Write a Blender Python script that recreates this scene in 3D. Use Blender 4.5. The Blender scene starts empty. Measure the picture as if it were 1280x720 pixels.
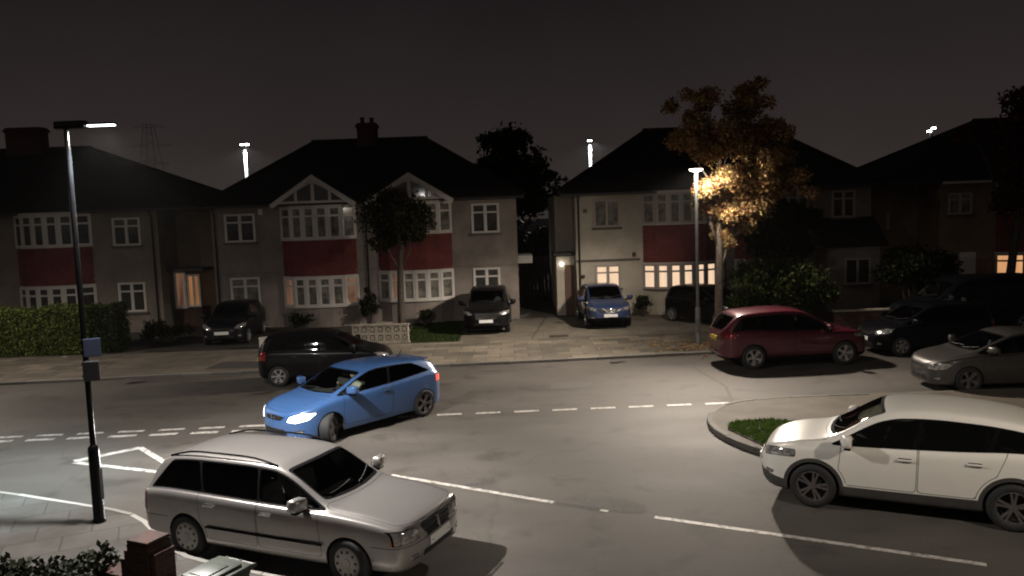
import bpy, bmesh, math, random
import numpy as np
from mathutils import Vector, Matrix

random.seed(7)
SC = bpy.context.scene
COL = SC.collection
PI = math.pi
rad = math.radians

# ------------------------------------------------------------------ helpers
def link(o, parent=None):
    COL.objects.link(o)
    if parent is not None:
        o.parent = parent
    return o

def tag(o, label=None, cat=None, group=None, kind=None):
    if label: o['label'] = label
    if cat: o['category'] = cat
    if group: o['group'] = group
    if kind: o['kind'] = kind
    return o

def thing(name, label, cat, loc=(0, 0, 0), rz=0.0, group=None):
    o = bpy.data.objects.new(name, None)
    o.empty_display_size = 0.2
    link(o)
    o.location = loc
    o.rotation_euler = (0, 0, rz)
    return tag(o, label, cat, group)

def obj(name, bm, mats, parent=None, smooth=False):
    me = bpy.data.meshes.new(name)
    bmesh.ops.recalc_face_normals(bm, faces=bm.faces) if smooth != 'keep' else None
    bm.to_mesh(me)
    bm.free()
    if not isinstance(mats, (list, tuple)): mats = [mats]
    for m in mats: me.materials.append(m)
    if smooth is True:
        me.shade_smooth()
    o = bpy.data.objects.new(name, me)
    return link(o, parent)

def autosmooth(o, ang=35):
    me = o.data
    me.shade_smooth()
    try:
        me.set_sharp_from_angle(angle=rad(ang))
    except Exception:
        pass
    return o

def raw(name, verts, faces, mats, parent=None, smooth=False, mi=None):
    me = bpy.data.meshes.new(name)
    me.from_pydata([tuple(v) for v in verts], [], [tuple(f) for f in faces])
    if not isinstance(mats, (list, tuple)): mats = [mats]
    for m in mats: me.materials.append(m)
    if mi is not None: me.polygons.foreach_set('material_index', mi)
    if smooth: me.shade_smooth()
    me.update()
    return link(bpy.data.objects.new(name, me), parent)

def box(bm, x0, x1, y0, y1, z0, z1, bev=0.0, mi=0, M=None):
    vs = [bm.verts.new((x, y, z)) for x in (x0, x1) for y in (y0, y1) for z in (z0, z1)]
    q = [(0, 1, 3, 2), (4, 6, 7, 5), (0, 4, 5, 1), (2, 3, 7, 6), (0, 2, 6, 4), (1, 5, 7, 3)]
    fs = [bm.faces.new([vs[i] for i in f]) for f in q]
    for f in fs: f.material_index = mi
    if bev > 0:
        es = list({e for f in fs for e in f.edges})
        r = bmesh.ops.bevel(bm, geom=es, offset=bev, segments=2, profile=0.6, affect='EDGES')
        for f in r['faces']: f.material_index = mi
        vs = list({v for f in r['faces'] for v in f.verts} | {v for v in vs if v.is_valid})
    if M is not None:
        bmesh.ops.transform(bm, matrix=M, verts=vs)
    return vs

def tube(bm, pts, radii, n=8, mi=0, cap=True):
    """tapered tube along a path"""
    pts = [Vector(p) for p in pts]
    if not isinstance(radii, (list, tuple)): radii = [radii] * len(pts)
    rings = []
    up = Vector((0, 0, 1))
    d0 = (pts[1] - pts[0]).normalized()
    a = d0.cross(up)
    if a.length < 0.05: a = Vector((1, 0, 0))
    a.normalize()
    for i, p in enumerate(pts):
        if i == 0: d = d0
        elif i == len(pts) - 1: d = (pts[i] - pts[i - 1]).normalized()
        else: d = (pts[i + 1] - pts[i - 1]).normalized()
        a = (a - d * a.dot(d)).normalized()
        b = d.cross(a)
        rings.append([bm.verts.new(p + (a * math.cos(2 * PI * k / n) + b * math.sin(2 * PI * k / n)) * radii[i]) for k in range(n)])
    for r0, r1 in zip(rings, rings[1:]):
        for k in range(n):
            f = bm.faces.new((r0[k], r0[(k + 1) % n], r1[(k + 1) % n], r1[k]))
            f.material_index = mi
    if cap:
        for r in (rings[0][::-1], rings[-1]):
            f = bm.faces.new(r); f.material_index = mi

def lathe(bm, prof, n=32, axis='Z', mi=0, cap=False):
    """prof: list of (r, h)"""
    rings = []
    for r, h in prof:
        ring = []
        for k in range(n):
            c, s = math.cos(2 * PI * k / n) * r, math.sin(2 * PI * k / n) * r
            ring.append(bm.verts.new((c, s, h) if axis == 'Z' else (c, h, s)))
        rings.append(ring)
    for a, b in zip(rings, rings[1:]):
        for k in range(n):
            f = bm.faces.new((a[k], a[(k + 1) % n], b[(k + 1) % n], b[k])); f.material_index = mi
    if cap:
        for r in (rings[0][::-1], rings[-1]):
            f = bm.faces.new(r); f.material_index = mi

def prism(bm, poly, z0, z1, mi=0):
    """extrude an xy polygon between two heights"""
    a = [bm.verts.new((x, y, z0)) for x, y in poly]
    b = [bm.verts.new((x, y, z1)) for x, y in poly]
    n = len(poly)
    fs = [bm.faces.new(a[::-1]), bm.faces.new(b)]
    for i in range(n):
        fs.append(bm.faces.new((a[i], a[(i + 1) % n], b[(i + 1) % n], b[i])))
    for f in fs: f.material_index = mi
    return fs

# ------------------------------------------------------------------ materials
def nodes(m):
    m.use_nodes = True
    nt = m.node_tree
    return nt, nt.nodes, nt.links

def mat(name, col, rough=0.6, metal=0.0, spec=0.5, var=0.0, scale=8.0, bump=0.0, bscale=60.0, coat=0.0, island=0.0, col2=None, trans=0.0):
    m = bpy.data.materials.new(name)
    nt, N, L = nodes(m)
    b = N['Principled BSDF']
    b.inputs['Roughness'].default_value = rough
    b.inputs['Metallic'].default_value = metal
    b.inputs['Specular IOR Level'].default_value = spec
    b.inputs['Coat Weight'].default_value = coat
    b.inputs['Coat Roughness'].default_value = 0.06
    c = (*col, 1)
    b.inputs['Base Color'].default_value = c
    tc = None
    if var > 0 or bump > 0:
        tc = N.new('ShaderNodeTexCoord')
    if var > 0 or island > 0:
        rmp = N.new('ShaderNodeValToRGB')
        lo = col2 if col2 else tuple(max(0, v * (1 - max(var, island))) for v in col)
        hi = col if col2 else tuple(v * (1 + max(var, island)) for v in col)
        rmp.color_ramp.elements[0].color = (*lo, 1)
        rmp.color_ramp.elements[1].color = (*hi, 1)
        if island > 0:
            g = N.new('ShaderNodeNewGeometry')
            L.new(g.outputs['Random Per Island'], rmp.inputs['Fac'])
        else:
            n = N.new('ShaderNodeTexNoise')
            n.inputs['Scale'].default_value = scale
            n.inputs['Detail'].default_value = 6
            n.inputs['Roughness'].default_value = 0.65
            L.new(tc.outputs['Object'], n.inputs['Vector'])
            rmp.color_ramp.elements[0].position = 0.3
            rmp.color_ramp.elements[1].position = 0.7
            L.new(n.outputs['Fac'], rmp.inputs['Fac'])
        L.new(rmp.outputs['Color'], b.inputs['Base Color'])
    if bump > 0:
        n2 = N.new('ShaderNodeTexNoise')
        n2.inputs['Scale'].default_value = bscale
        n2.inputs['Detail'].default_value = 4
        L.new(tc.outputs['Object'], n2.inputs['Vector'])
        bp = N.new('ShaderNodeBump')
        bp.inputs['Strength'].default_value = bump
        bp.inputs['Distance'].default_value = 0.02
        L.new(n2.outputs['Fac'], bp.inputs['Height'])
        L.new(bp.outputs['Normal'], b.inputs['Normal'])
    if trans > 0:
        b.inputs['Subsurface Weight'].default_value = 0
    return m

def glass_mat(name, tint=0.55, refl=1.0, col=None):
    """thin car glass: tinted see-through with fresnel reflection"""
    m = bpy.data.materials.new(name)
    nt, N, L = nodes(m)
    N.remove(N['Principled BSDF'])
    t = N.new('ShaderNodeBsdfTransparent')
    t.inputs['Color'].default_value = (*(col or (tint * 0.95, tint, tint * 0.97)), 1)
    g = N.new('ShaderNodeBsdfGlossy')
    g.inputs['Roughness'].default_value = 0.03
    f = N.new('ShaderNodeFresnel'); f.inputs['IOR'].default_value = 1.5
    mx = N.new('ShaderNodeMixShader')
    L.new(f.outputs['Fac'], mx.inputs['Fac'])
    L.new(t.outputs['BSDF'], mx.inputs[1])
    L.new(g.outputs['BSDF'], mx.inputs[2])
    L.new(mx.outputs['Shader'], N['Material Output'].inputs['Surface'])
    return m

def emit_mat(name, col, strength):
    m = bpy.data.materials.new(name)
    nt, N, L = nodes(m)
    b = N['Principled BSDF']
    b.inputs['Base Color'].default_value = (0.1, 0.1, 0.1, 1)
    b.inputs['Emission Color'].default_value = (*col, 1)
    b.inputs['Emission Strength'].default_value = strength
    return m

def curtain_mat(name, col, strength, contrast=0.35, scale=6.0):
    """lit window: light coming through hanging curtains and nets"""
    m = bpy.data.materials.new(name)
    nt, N, L = nodes(m)
    b = N['Principled BSDF']
    b.inputs['Base Color'].default_value = (0.12, 0.1, 0.08, 1)
    b.inputs['Roughness'].default_value = 0.25
    tc = N.new('ShaderNodeTexCoord')
    mp = N.new('ShaderNodeMapping'); mp.inputs['Scale'].default_value = (scale, 1.0, 0.6)
    n = N.new('ShaderNodeTexNoise'); n.inputs['Scale'].default_value = 1.0; n.inputs['Detail'].default_value = 3
    r = N.new('ShaderNodeValToRGB')
    r.color_ramp.elements[0].position = 0.3; r.color_ramp.elements[1].position = 0.62
    r.color_ramp.elements[0].color = (*(c * (1 - contrast) for c in col), 1)
    r.color_ramp.elements[1].color = (*col, 1)
    L.new(tc.outputs['Object'], mp.inputs['Vector']); L.new(mp.outputs['Vector'], n.inputs['Vector'])
    L.new(n.outputs['Fac'], r.inputs['Fac']); L.new(r.outputs['Color'], b.inputs['Emission Color'])
    b.inputs['Emission Strength'].default_value = strength
    return m

def paint(name, col, metal=0.25, rough=0.32, coat=1.0, dirt=0.18):
    m = bpy.data.materials.new(name)
    nt, N, L = nodes(m)
    b = N['Principled BSDF']
    b.inputs['Metallic'].default_value = metal
    b.inputs['Coat Weight'].default_value = coat
    b.inputs['Specular IOR Level'].default_value = 0.5 * min(1, coat + 0.2)
    b.inputs['Coat Roughness'].default_value = 0.05
    tc = N.new('ShaderNodeTexCoord')
    n = N.new('ShaderNodeTexNoise'); n.inputs['Scale'].default_value = 2.4; n.inputs['Detail'].default_value = 8; n.inputs['Roughness'].default_value = 0.7
    r = N.new('ShaderNodeValToRGB')
    r.color_ramp.elements[0].position = 0.34; r.color_ramp.elements[1].position = 0.62
    grey = sum(col) / 3 * 0.6 + 0.02
    r.color_ramp.elements[0].color = (*(c * (1 - dirt) + grey * dirt for c in col), 1)
    r.color_ramp.elements[1].color = (*col, 1)
    L.new(tc.outputs['Object'], n.inputs['Vector']); L.new(n.outputs['Fac'], r.inputs['Fac'])
    L.new(r.outputs['Color'], b.inputs['Base Color'])
    mr = N.new('ShaderNodeMapRange')
    mr.inputs['To Min'].default_value = rough + 0.09; mr.inputs['To Max'].default_value = rough
    L.new(n.outputs['Fac'], mr.inputs['Value']); L.new(mr.outputs['Result'], b.inputs['Roughness'])
    return m

MT = {}
MT['tyre'] = mat('tyre_rubber', (0.018, 0.018, 0.019), 0.75, var=0.3, scale=30)
MT['plastic'] = mat('black_trim_plastic', (0.004, 0.004, 0.0045), 0.8, spec=0.06, var=0.2, scale=14)
MT['cladding'] = mat('grey_cladding', (0.05, 0.047, 0.045), 0.6, var=0.2, scale=9)
MT['seam'] = mat('shut_line', (0.008, 0.008, 0.008), 0.7)
MT['well'] = mat('wheel_well', (0.010, 0.010, 0.011), 0.9)
MT['lining'] = mat('cabin_lining', (0.055, 0.052, 0.05), 0.8)
MT['seat'] = mat('seat_fabric', (0.06, 0.057, 0.06), 0.85)
MT['alloy'] = mat('alloy', (0.50, 0.49, 0.48), 0.35, 0.8, var=0.25, scale=12)
MT['alloy_dark'] = mat('alloy_dark', (0.17, 0.155, 0.15), 0.4, 0.6, var=0.25, scale=12)
MT['cover'] = mat('wheel_cover', (0.42, 0.40, 0.37), 0.45, 0.3, var=0.2, scale=12)
MT['chrome'] = mat('chrome', (0.75, 0.75, 0.75), 0.12, 1.0)
MT['glass'] = glass_mat('car_glass', 0.5)
MT['glass_clear'] = glass_mat('windscreen_glass', 0.78, col=(0.72, 0.80, 0.76))
MT['glass_dark'] = glass_mat('privacy_glass', 0.10)
MT['plate_w'] = mat('plate_white', (0.75, 0.75, 0.73), 0.4)
MT['plate_y'] = mat('plate_yellow', (0.75, 0.55, 0.08), 0.4)
MT['lamp'] = mat('headlamp_lens', (0.42, 0.41, 0.40), 0.12, 0.6, coat=1.0, var=0.75, scale=13)
MT['lamp_lit'] = emit_mat('headlamp_lit', (1.0, 0.97, 0.9), 7.0)
MT['lamp_lit_in'] = emit_mat('headlamp_core', (1.0, 0.97, 0.92), 40.0)
MT['tail'] = mat('tail_lens', (0.22, 0.012, 0.012), 0.15, coat=1.0)
MT['tail_lit'] = emit_mat('tail_lit', (1.0, 0.08, 0.04), 0.9)
MT['amber'] = mat('indicator_lens', (0.55, 0.20, 0.04), 0.2, coat=1.0)
MT['grille'] = mat('grille_mesh', (0.02, 0.02, 0.021), 0.35, 0.3)
# ------------------------------------------------------------------ cars
def pchip(pts):
    x = np.array([p[0] for p in pts], float); y = np.array([p[1] for p in pts], float)
    h = np.diff(x); dl = np.diff(y) / h
    m = np.zeros(len(x))
    for i in range(1, len(x) - 1):
        if dl[i - 1] * dl[i] > 0:
            w1 = 2 * h[i] + h[i - 1]; w2 = h[i] + 2 * h[i - 1]
            m[i] = (w1 + w2) / (w1 / dl[i - 1] + w2 / dl[i])
    m[0] = dl[0]; m[-1] = dl[-1]
    def f(q):
        q = np.clip(np.asarray(q, float), x[0], x[-1])
        i = np.clip(np.searchsorted(x, q, side='right') - 1, 0, len(h) - 1)
        t = (q - x[i]) / h[i]
        return ((1 + 2 * t) * (1 - t) ** 2 * y[i] + t * (1 - t) ** 2 * h[i] * m[i]
                + t * t * (3 - 2 * t) * y[i + 1] + t * t * (t - 1) * h[i] * m[i + 1])
    return f

def smax(*a, k=0.03):
    r = a[0]
    for b in a[1:]:
        h = np.clip(0.5 + 0.5 * (r - b) / k, 0, 1)
        r = b * (1 - h) + r * h + k * h * (1 - h)
    return r

def sdf_poly(px, py, poly):
    poly = np.array(poly, float); n = len(poly)
    d = np.full(px.shape, 1e9); s = np.ones(px.shape)
    for i in range(n):
        a = poly[i]; b = poly[i - 1]
        e = b - a
        wx, wy = px - a[0], py - a[1]
        t = np.clip((wx * e[0] + wy * e[1]) / (e @ e), 0, 1)
        bx, by = wx - e[0] * t, wy - e[1] * t
        d = np.minimum(d, bx * bx + by * by)
        c1 = py >= a[1]; c2 = py < b[1]; c3 = e[0] * wy > e[1] * wx
        flip = (c1 & c2 & c3) | (~c1 & ~c2 & ~c3)
        s = np.where(flip, -s, s)
    return s * np.sqrt(d)

class Shell:
    """a car skin that can be cut into panels along smooth curves"""
    def __init__(self, P, Nn):
        self.P = [tuple(p) for p in P]; self.N = [tuple(p) for p in Nn]
    def arr(self): return np.array(self.P)
    def split(self, faces, d):
        d = list(d); ins, out, cache = [], [], {}
        P, Nn = self.P, self.N
        def cut(i, j):
            k = (i, j) if i < j else (j, i)
            if k in cache: return cache[k]
            t = d[i] / (d[i] - d[j]) if abs(d[i] - d[j]) > 1e-12 else 0.5
            t = min(max(t, 0.001), 0.999)
            P.append(tuple(a + (b - a) * t for a, b in zip(P[i], P[j])))
            Nn.append(tuple(a + (b - a) * t for a, b in zip(Nn[i], Nn[j])))
            cache[k] = len(P) - 1
            return cache[k]
        for f in faces:
            s = [d[i] < 0 for i in f]
            if all(s): ins.append(f)
            elif not any(s): out.append(f)
            else:
                a, b = [], []
                n = len(f)
                for q in range(n):
                    i, j = f[q], f[(q + 1) % n]
                    (a if s[q] else b).append(i)
                    if s[q] != s[(q + 1) % n]:
                        c = cut(i, j); a.append(c); b.append(c)
                if len(a) > 2: ins.append(tuple(a))
                if len(b) > 2: out.append(tuple(b))
        return ins, out
    def emit(self, name, groups, mats, parent, off=0.0):
        """groups: list of face lists, one per material"""
        idx, vs, ns, fs, mi = {}, [], [], [], []
        for g, faces in enumerate(groups):
            for f in faces:
                nf = []
                for i in f:
                    if i not in idx:
                        idx[i] = len(vs)
                        n = np.array(self.N[i]); n = n / (np.linalg.norm(n) + 1e-9)
                        ns.append(tuple(n)); vs.append(tuple(np.array(self.P[i]) + n * off))
                    nf.append(idx[i])
                if len(set(nf)) == len(nf):
                    fs.append(nf); mi.append(g)
        if not fs: return None
        o = raw(name, vs, fs, mats, parent, True, mi)
        o.data.normals_split_custom_set_from_vertices(ns)
        return o

def body_funcs(c):
    L2 = c['L'] / 2; Wh = c['W'] / 2
    top = pchip(c['top']); bot = pchip(c['bot']); belt0 = pchip(c['belt'])
    cf, cr, nf, nr = c.get('cf', 0.55), c.get('cr', 0.45), c.get('nf', 2.6), c.get('nr', 2.9)
    def belt(x): return np.minimum(belt0(x), top(x) - 0.02)
    def w(x):
        x = np.asarray(x, float)
        sf = np.clip((x - (L2 - cf)) / cf, 0, 0.9985); sr = np.clip((-x - (L2 - cr)) / cr, 0, 0.9985)
        taper = 1 - c.get('taper_f', 0.05) * np.clip(x / L2, 0, 1) ** 2 - c.get('taper_r', 0.04) * np.clip(-x / L2, 0, 1) ** 2
        return Wh * taper * (1 - sf ** nf) ** (1 / nf) * (1 - sr ** nr) ** (1 / nr)
    gmax = c['H'] - float(belt(0.0))
    def full(x): return np.clip((top(x) - belt(x) - 0.05) / (gmax - 0.05), 0, 1)
    def wc(x):
        f = full(x) ** 0.75
        return (0.80 * (1 - f) + c['roof_w'] * f) * w(x)
    def zc(x):
        f = full(x)
        return top(x) - (0.014 * (1 - f) + c.get('crown', 0.065) * f)
    return top, bot, belt, w, wc, zc, full

def chaikin(pts):
    out = [pts[0]]
    for a, b in zip(pts, pts[1:]):
        out.append(a * 0.75 + b * 0.25); out.append(a * 0.25 + b * 0.75)
    out.append(pts[-1])
    return out

def skin(c, ns, sub):
    top, bot, belt, w, wc, zc, full = body_funcs(c)
    L2 = c['L'] / 2
    t = np.linspace(-1, 1, ns)
    xs = L2 * (0.62 * t + 0.38 * np.sin(t * PI / 2) ** 1) * 1.0
    # squeeze extra stations into both ends
    e = np.array([0.999, 0.994, 0.985, 0.972, 0.955, 0.93])
    xs = np.unique(np.concatenate([xs[np.abs(xs) < L2 * 0.92], L2 * e, -L2 * e]))
    x = xs
    W_, B, T, Z, WC, ZC, F = w(x), bot(x), top(x), belt(x), wc(x), zc(x), full(x)
    lo = lambda a, b, k: a + (b - a) * k
    bow = c.get('bow', 0.97)
    cp = [(0 * W_, B), (0.5 * W_, B), (0.88 * W_, B), (0.955 * W_, B + 0.03), (0.975 * W_, lo(B, Z, 0.16)), (c.get('mid1', 0.99) * W_, lo(B, Z, 0.36)),
          (1.0 * W_, lo(B, Z, 0.60)), (c.get('mid2', 0.995) * W_, lo(B, Z, 0.80)), (0.985 * W_, lo(B, Z, 0.93)), (0.955 * W_, Z),
          (lo(0.925 * W_, lo(0.925 * W_, WC, 0.04), F), lo(Z + 0.012, Z + 0.012, F)),
          (lo(0.925 * W_, WC, 0.5) + 0.012 * F, lo(Z, ZC, 0.5)),
          (WC + 0.012 * F, lo(Z, ZC, 0.93)), (0.93 * WC, lo(ZC, T, 0.35)), (0.62 * WC, lo(ZC, T, 0.80)), (0.3 * WC, lo(ZC, T, 0.97)), (0 * W_, T)]
    cp = [np.stack([a, b], -1) for a, b in cp]
    pts = chaikin(chaikin(cp))
    if sub > 1:
        q = []
        for a, b in zip(pts, pts[1:]):
            for k in range(sub): q.append(a + (b - a) * (k / sub))
        q.append(pts[-1]); pts = q
    half = np.stack(pts, 1)                       # ns, K, 2
    K = half.shape[1]
    full_ring = np.concatenate([half, half[:, -2:0:-1] * np.array([-1, 1])], 1)   # closed ring
    n, M = full_ring.shape[:2]
    V = np.zeros((n, M, 3)); V[..., 0] = xs[:, None]; V[..., 1] = full_ring[..., 0]; V[..., 2] = full_ring[..., 1]
    du = np.gradient(V, xs, axis=0)
    dv = np.roll(V, -1, 1) - np.roll(V, 1, 1)
    Nn = np.cross(dv, du); Nn *= -1
    Nn /= np.linalg.norm(Nn, axis=2, keepdims=True) + 1e-9
    # orient outwards
    mid = np.array([0, 0, 0.6])
    if np.sum(Nn[n // 2] * (V[n // 2] - np.array([xs[n // 2], 0, 0.6]))) < 0: Nn *= -1
    faces = []
    ar = lambda i, j: i * M + (j % M)
    for i in range(n - 1):
        for j in range(M):
            faces.append((ar(i, j), ar(i + 1, j), ar(i + 1, j + 1), ar(i, j + 1)))
    P = V.reshape(-1, 3).tolist(); NN = Nn.reshape(-1, 3).tolist()
    # closing caps
    for i, sx in ((0, -1), (n - 1, 1)):
        cidx = len(P)
        P.append([xs[i] + sx * 0.003, 0, float(V[i, :, 2].mean())]); NN.append([sx, 0, 0])
        for j in range(M):
            f = (cidx, ar(i, j + 1), ar(i, j)) if sx > 0 else (cidx, ar(i, j), ar(i, j + 1))
            faces.append(f)
    # face winding check against normals
    a = np.array(P)
    f0 = faces[(n // 2) * M + 3]
    nn = np.cross(a[f0[1]] - a[f0[0]], a[f0[2]] - a[f0[0]])
    if nn @ np.array(NN[f0[0]]) < 0: faces = [f[::-1] for f in faces]
    return Shell(P, NN), faces

def wheel_meshes(c):
    r, wd = c['tyre'], c.get('tyre_w', 0.20)
    rr = r * c.get('rim_ratio', 0.66)
    bm = bmesh.new()
    h = wd / 2
    lathe(bm, [(rr * 0.97, -h * 0.85), (rr * 1.05, -h * 0.97), (r * 0.93, -h), (r * 0.985, -h * 0.8), (r, -h * 0.45), (r, h * 0.45), (r * 0.985, h * 0.8), (r * 0.93, h), (rr * 1.05, h * 0.97), (rr * 0.97, h * 0.85)], 40, 'Y')
    tyre = bpy.data.meshes.new('tyre'); bmesh.ops.recalc_face_normals(bm, faces=bm.faces); bm.to_mesh(tyre); bm.free()
    tyre.materials.append(MT['tyre']); tyre.shade_smooth()
    # rim: outer face points to +Y
    bm = bmesh.new()
    lathe(bm, [(rr * 1.0, h * 0.88), (rr * 0.94, h * 0.9), (rr * 0.9, h * 0.6), (rr * 0.88, -h * 0.7), (rr * 0.2, -h * 0.75)], 40, 'Y')
    style = c.get('rim', 'five')
    yo = h * 0.80
    if style == 'cover':
        lathe(bm, [(rr * 0.93, h * 0.82), (rr * 0.9, h * 0.92), (rr * 0.55, h * 0.99), (rr * 0.3, h * 0.93), (rr * 0.28, h * 1.0), (0.004, h * 1.02)], 40, 'Y')
        for k in range(10):
            a = 2 * PI * k / 10
            M = Matrix.Translation((math.cos(a) * rr * 0.74, h * 0.975, math.sin(a) * rr * 0.74)) @ Matrix.Rotation(PI / 2, 4, 'X')
            bmesh.ops.create_circle(bm, cap_ends=True, segments=12, radius=rr * 0.105, matrix=M)
            for f in bm.faces[-1:]: f.material_index = 1
            bm.faces.ensure_lookup_table()
        bm.faces.ensure_lookup_table()
        for f in bm.faces:
            if len(f.verts) == 12: f.material_index = 1
    else:
        n, wid, dual = {'five': (5, 0.23, 0), 'seven': (7, 0.15, 0), 'six': (6, 0.2, 0), 'twin': (5, 0.085, 1), 'ten': (10, 0.10, 0)}[style]
        for k in range(n):
            for off in ((-0.16, 0.16) if dual else (0,)):
                a = 2 * PI * k / n + 0.3 + off
                t0, t1 = 0.16, 0.94
                w0, w1 = wid * rr * (0.8 if dual else 0.62), wid * rr * 1.1
                if dual: w0 = w1 = wid * rr
                vs = []
                for t, ww, yy in ((t0, w0, yo * 0.98), (0.55, (w0 + w1) / 2 * 0.8, yo * 1.02), (t1, w1, yo * 1.1)):
                    for sy in (0, -0.028):
                        for sx in (-1, 1):
                            p = Vector((t * rr, yy + sy, sx * ww * (0.85 if sy == 0 else 1.1)))
                            vs.append(bm.verts.new(Matrix.Rotation(a, 3, 'Y') @ p))
                for s in (0, 4):
                    q = vs[s:s + 8]
                    for f in ((0, 1, 5, 4), (2, 6, 7, 3), (0, 4, 6, 2), (1, 3, 7, 5)):
                        bm.faces.new([q[i] for i in f])
        lathe(bm, [(rr * 0.24, yo * 0.5), (rr * 0.22, yo * 1.02), (rr * 0.1, yo * 1.06), (0.003, yo * 1.06)], 24, 'Y')
        # brake disc behind the spokes
        nb = len(bm.faces)
        lathe(bm, [(rr * 0.62, -h * 0.2), (rr * 0.62, -h * 0.1), (0.003, -h * 0.1)], 24, 'Y', 1)
    rim = bpy.data.meshes.new('rim'); bmesh.ops.recalc_face_normals(bm, faces=bm.faces); bm.to_mesh(rim); bm.free()
    rim.materials.append(MT[c.get('rim_mat', 'alloy')]); rim.materials.append(MT['seam'])
    rim.shade_smooth()
    try: rim.set_sharp_from_angle(angle=rad(30))
    except Exception: pass
    return tyre, rim

def put(name, mesh, parent, loc=(0, 0, 0), rot=(0, 0, 0)):
    o = bpy.data.objects.new(name, mesh)
    link(o, parent); o.location = loc; o.rotation_euler = rot
    return o

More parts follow.
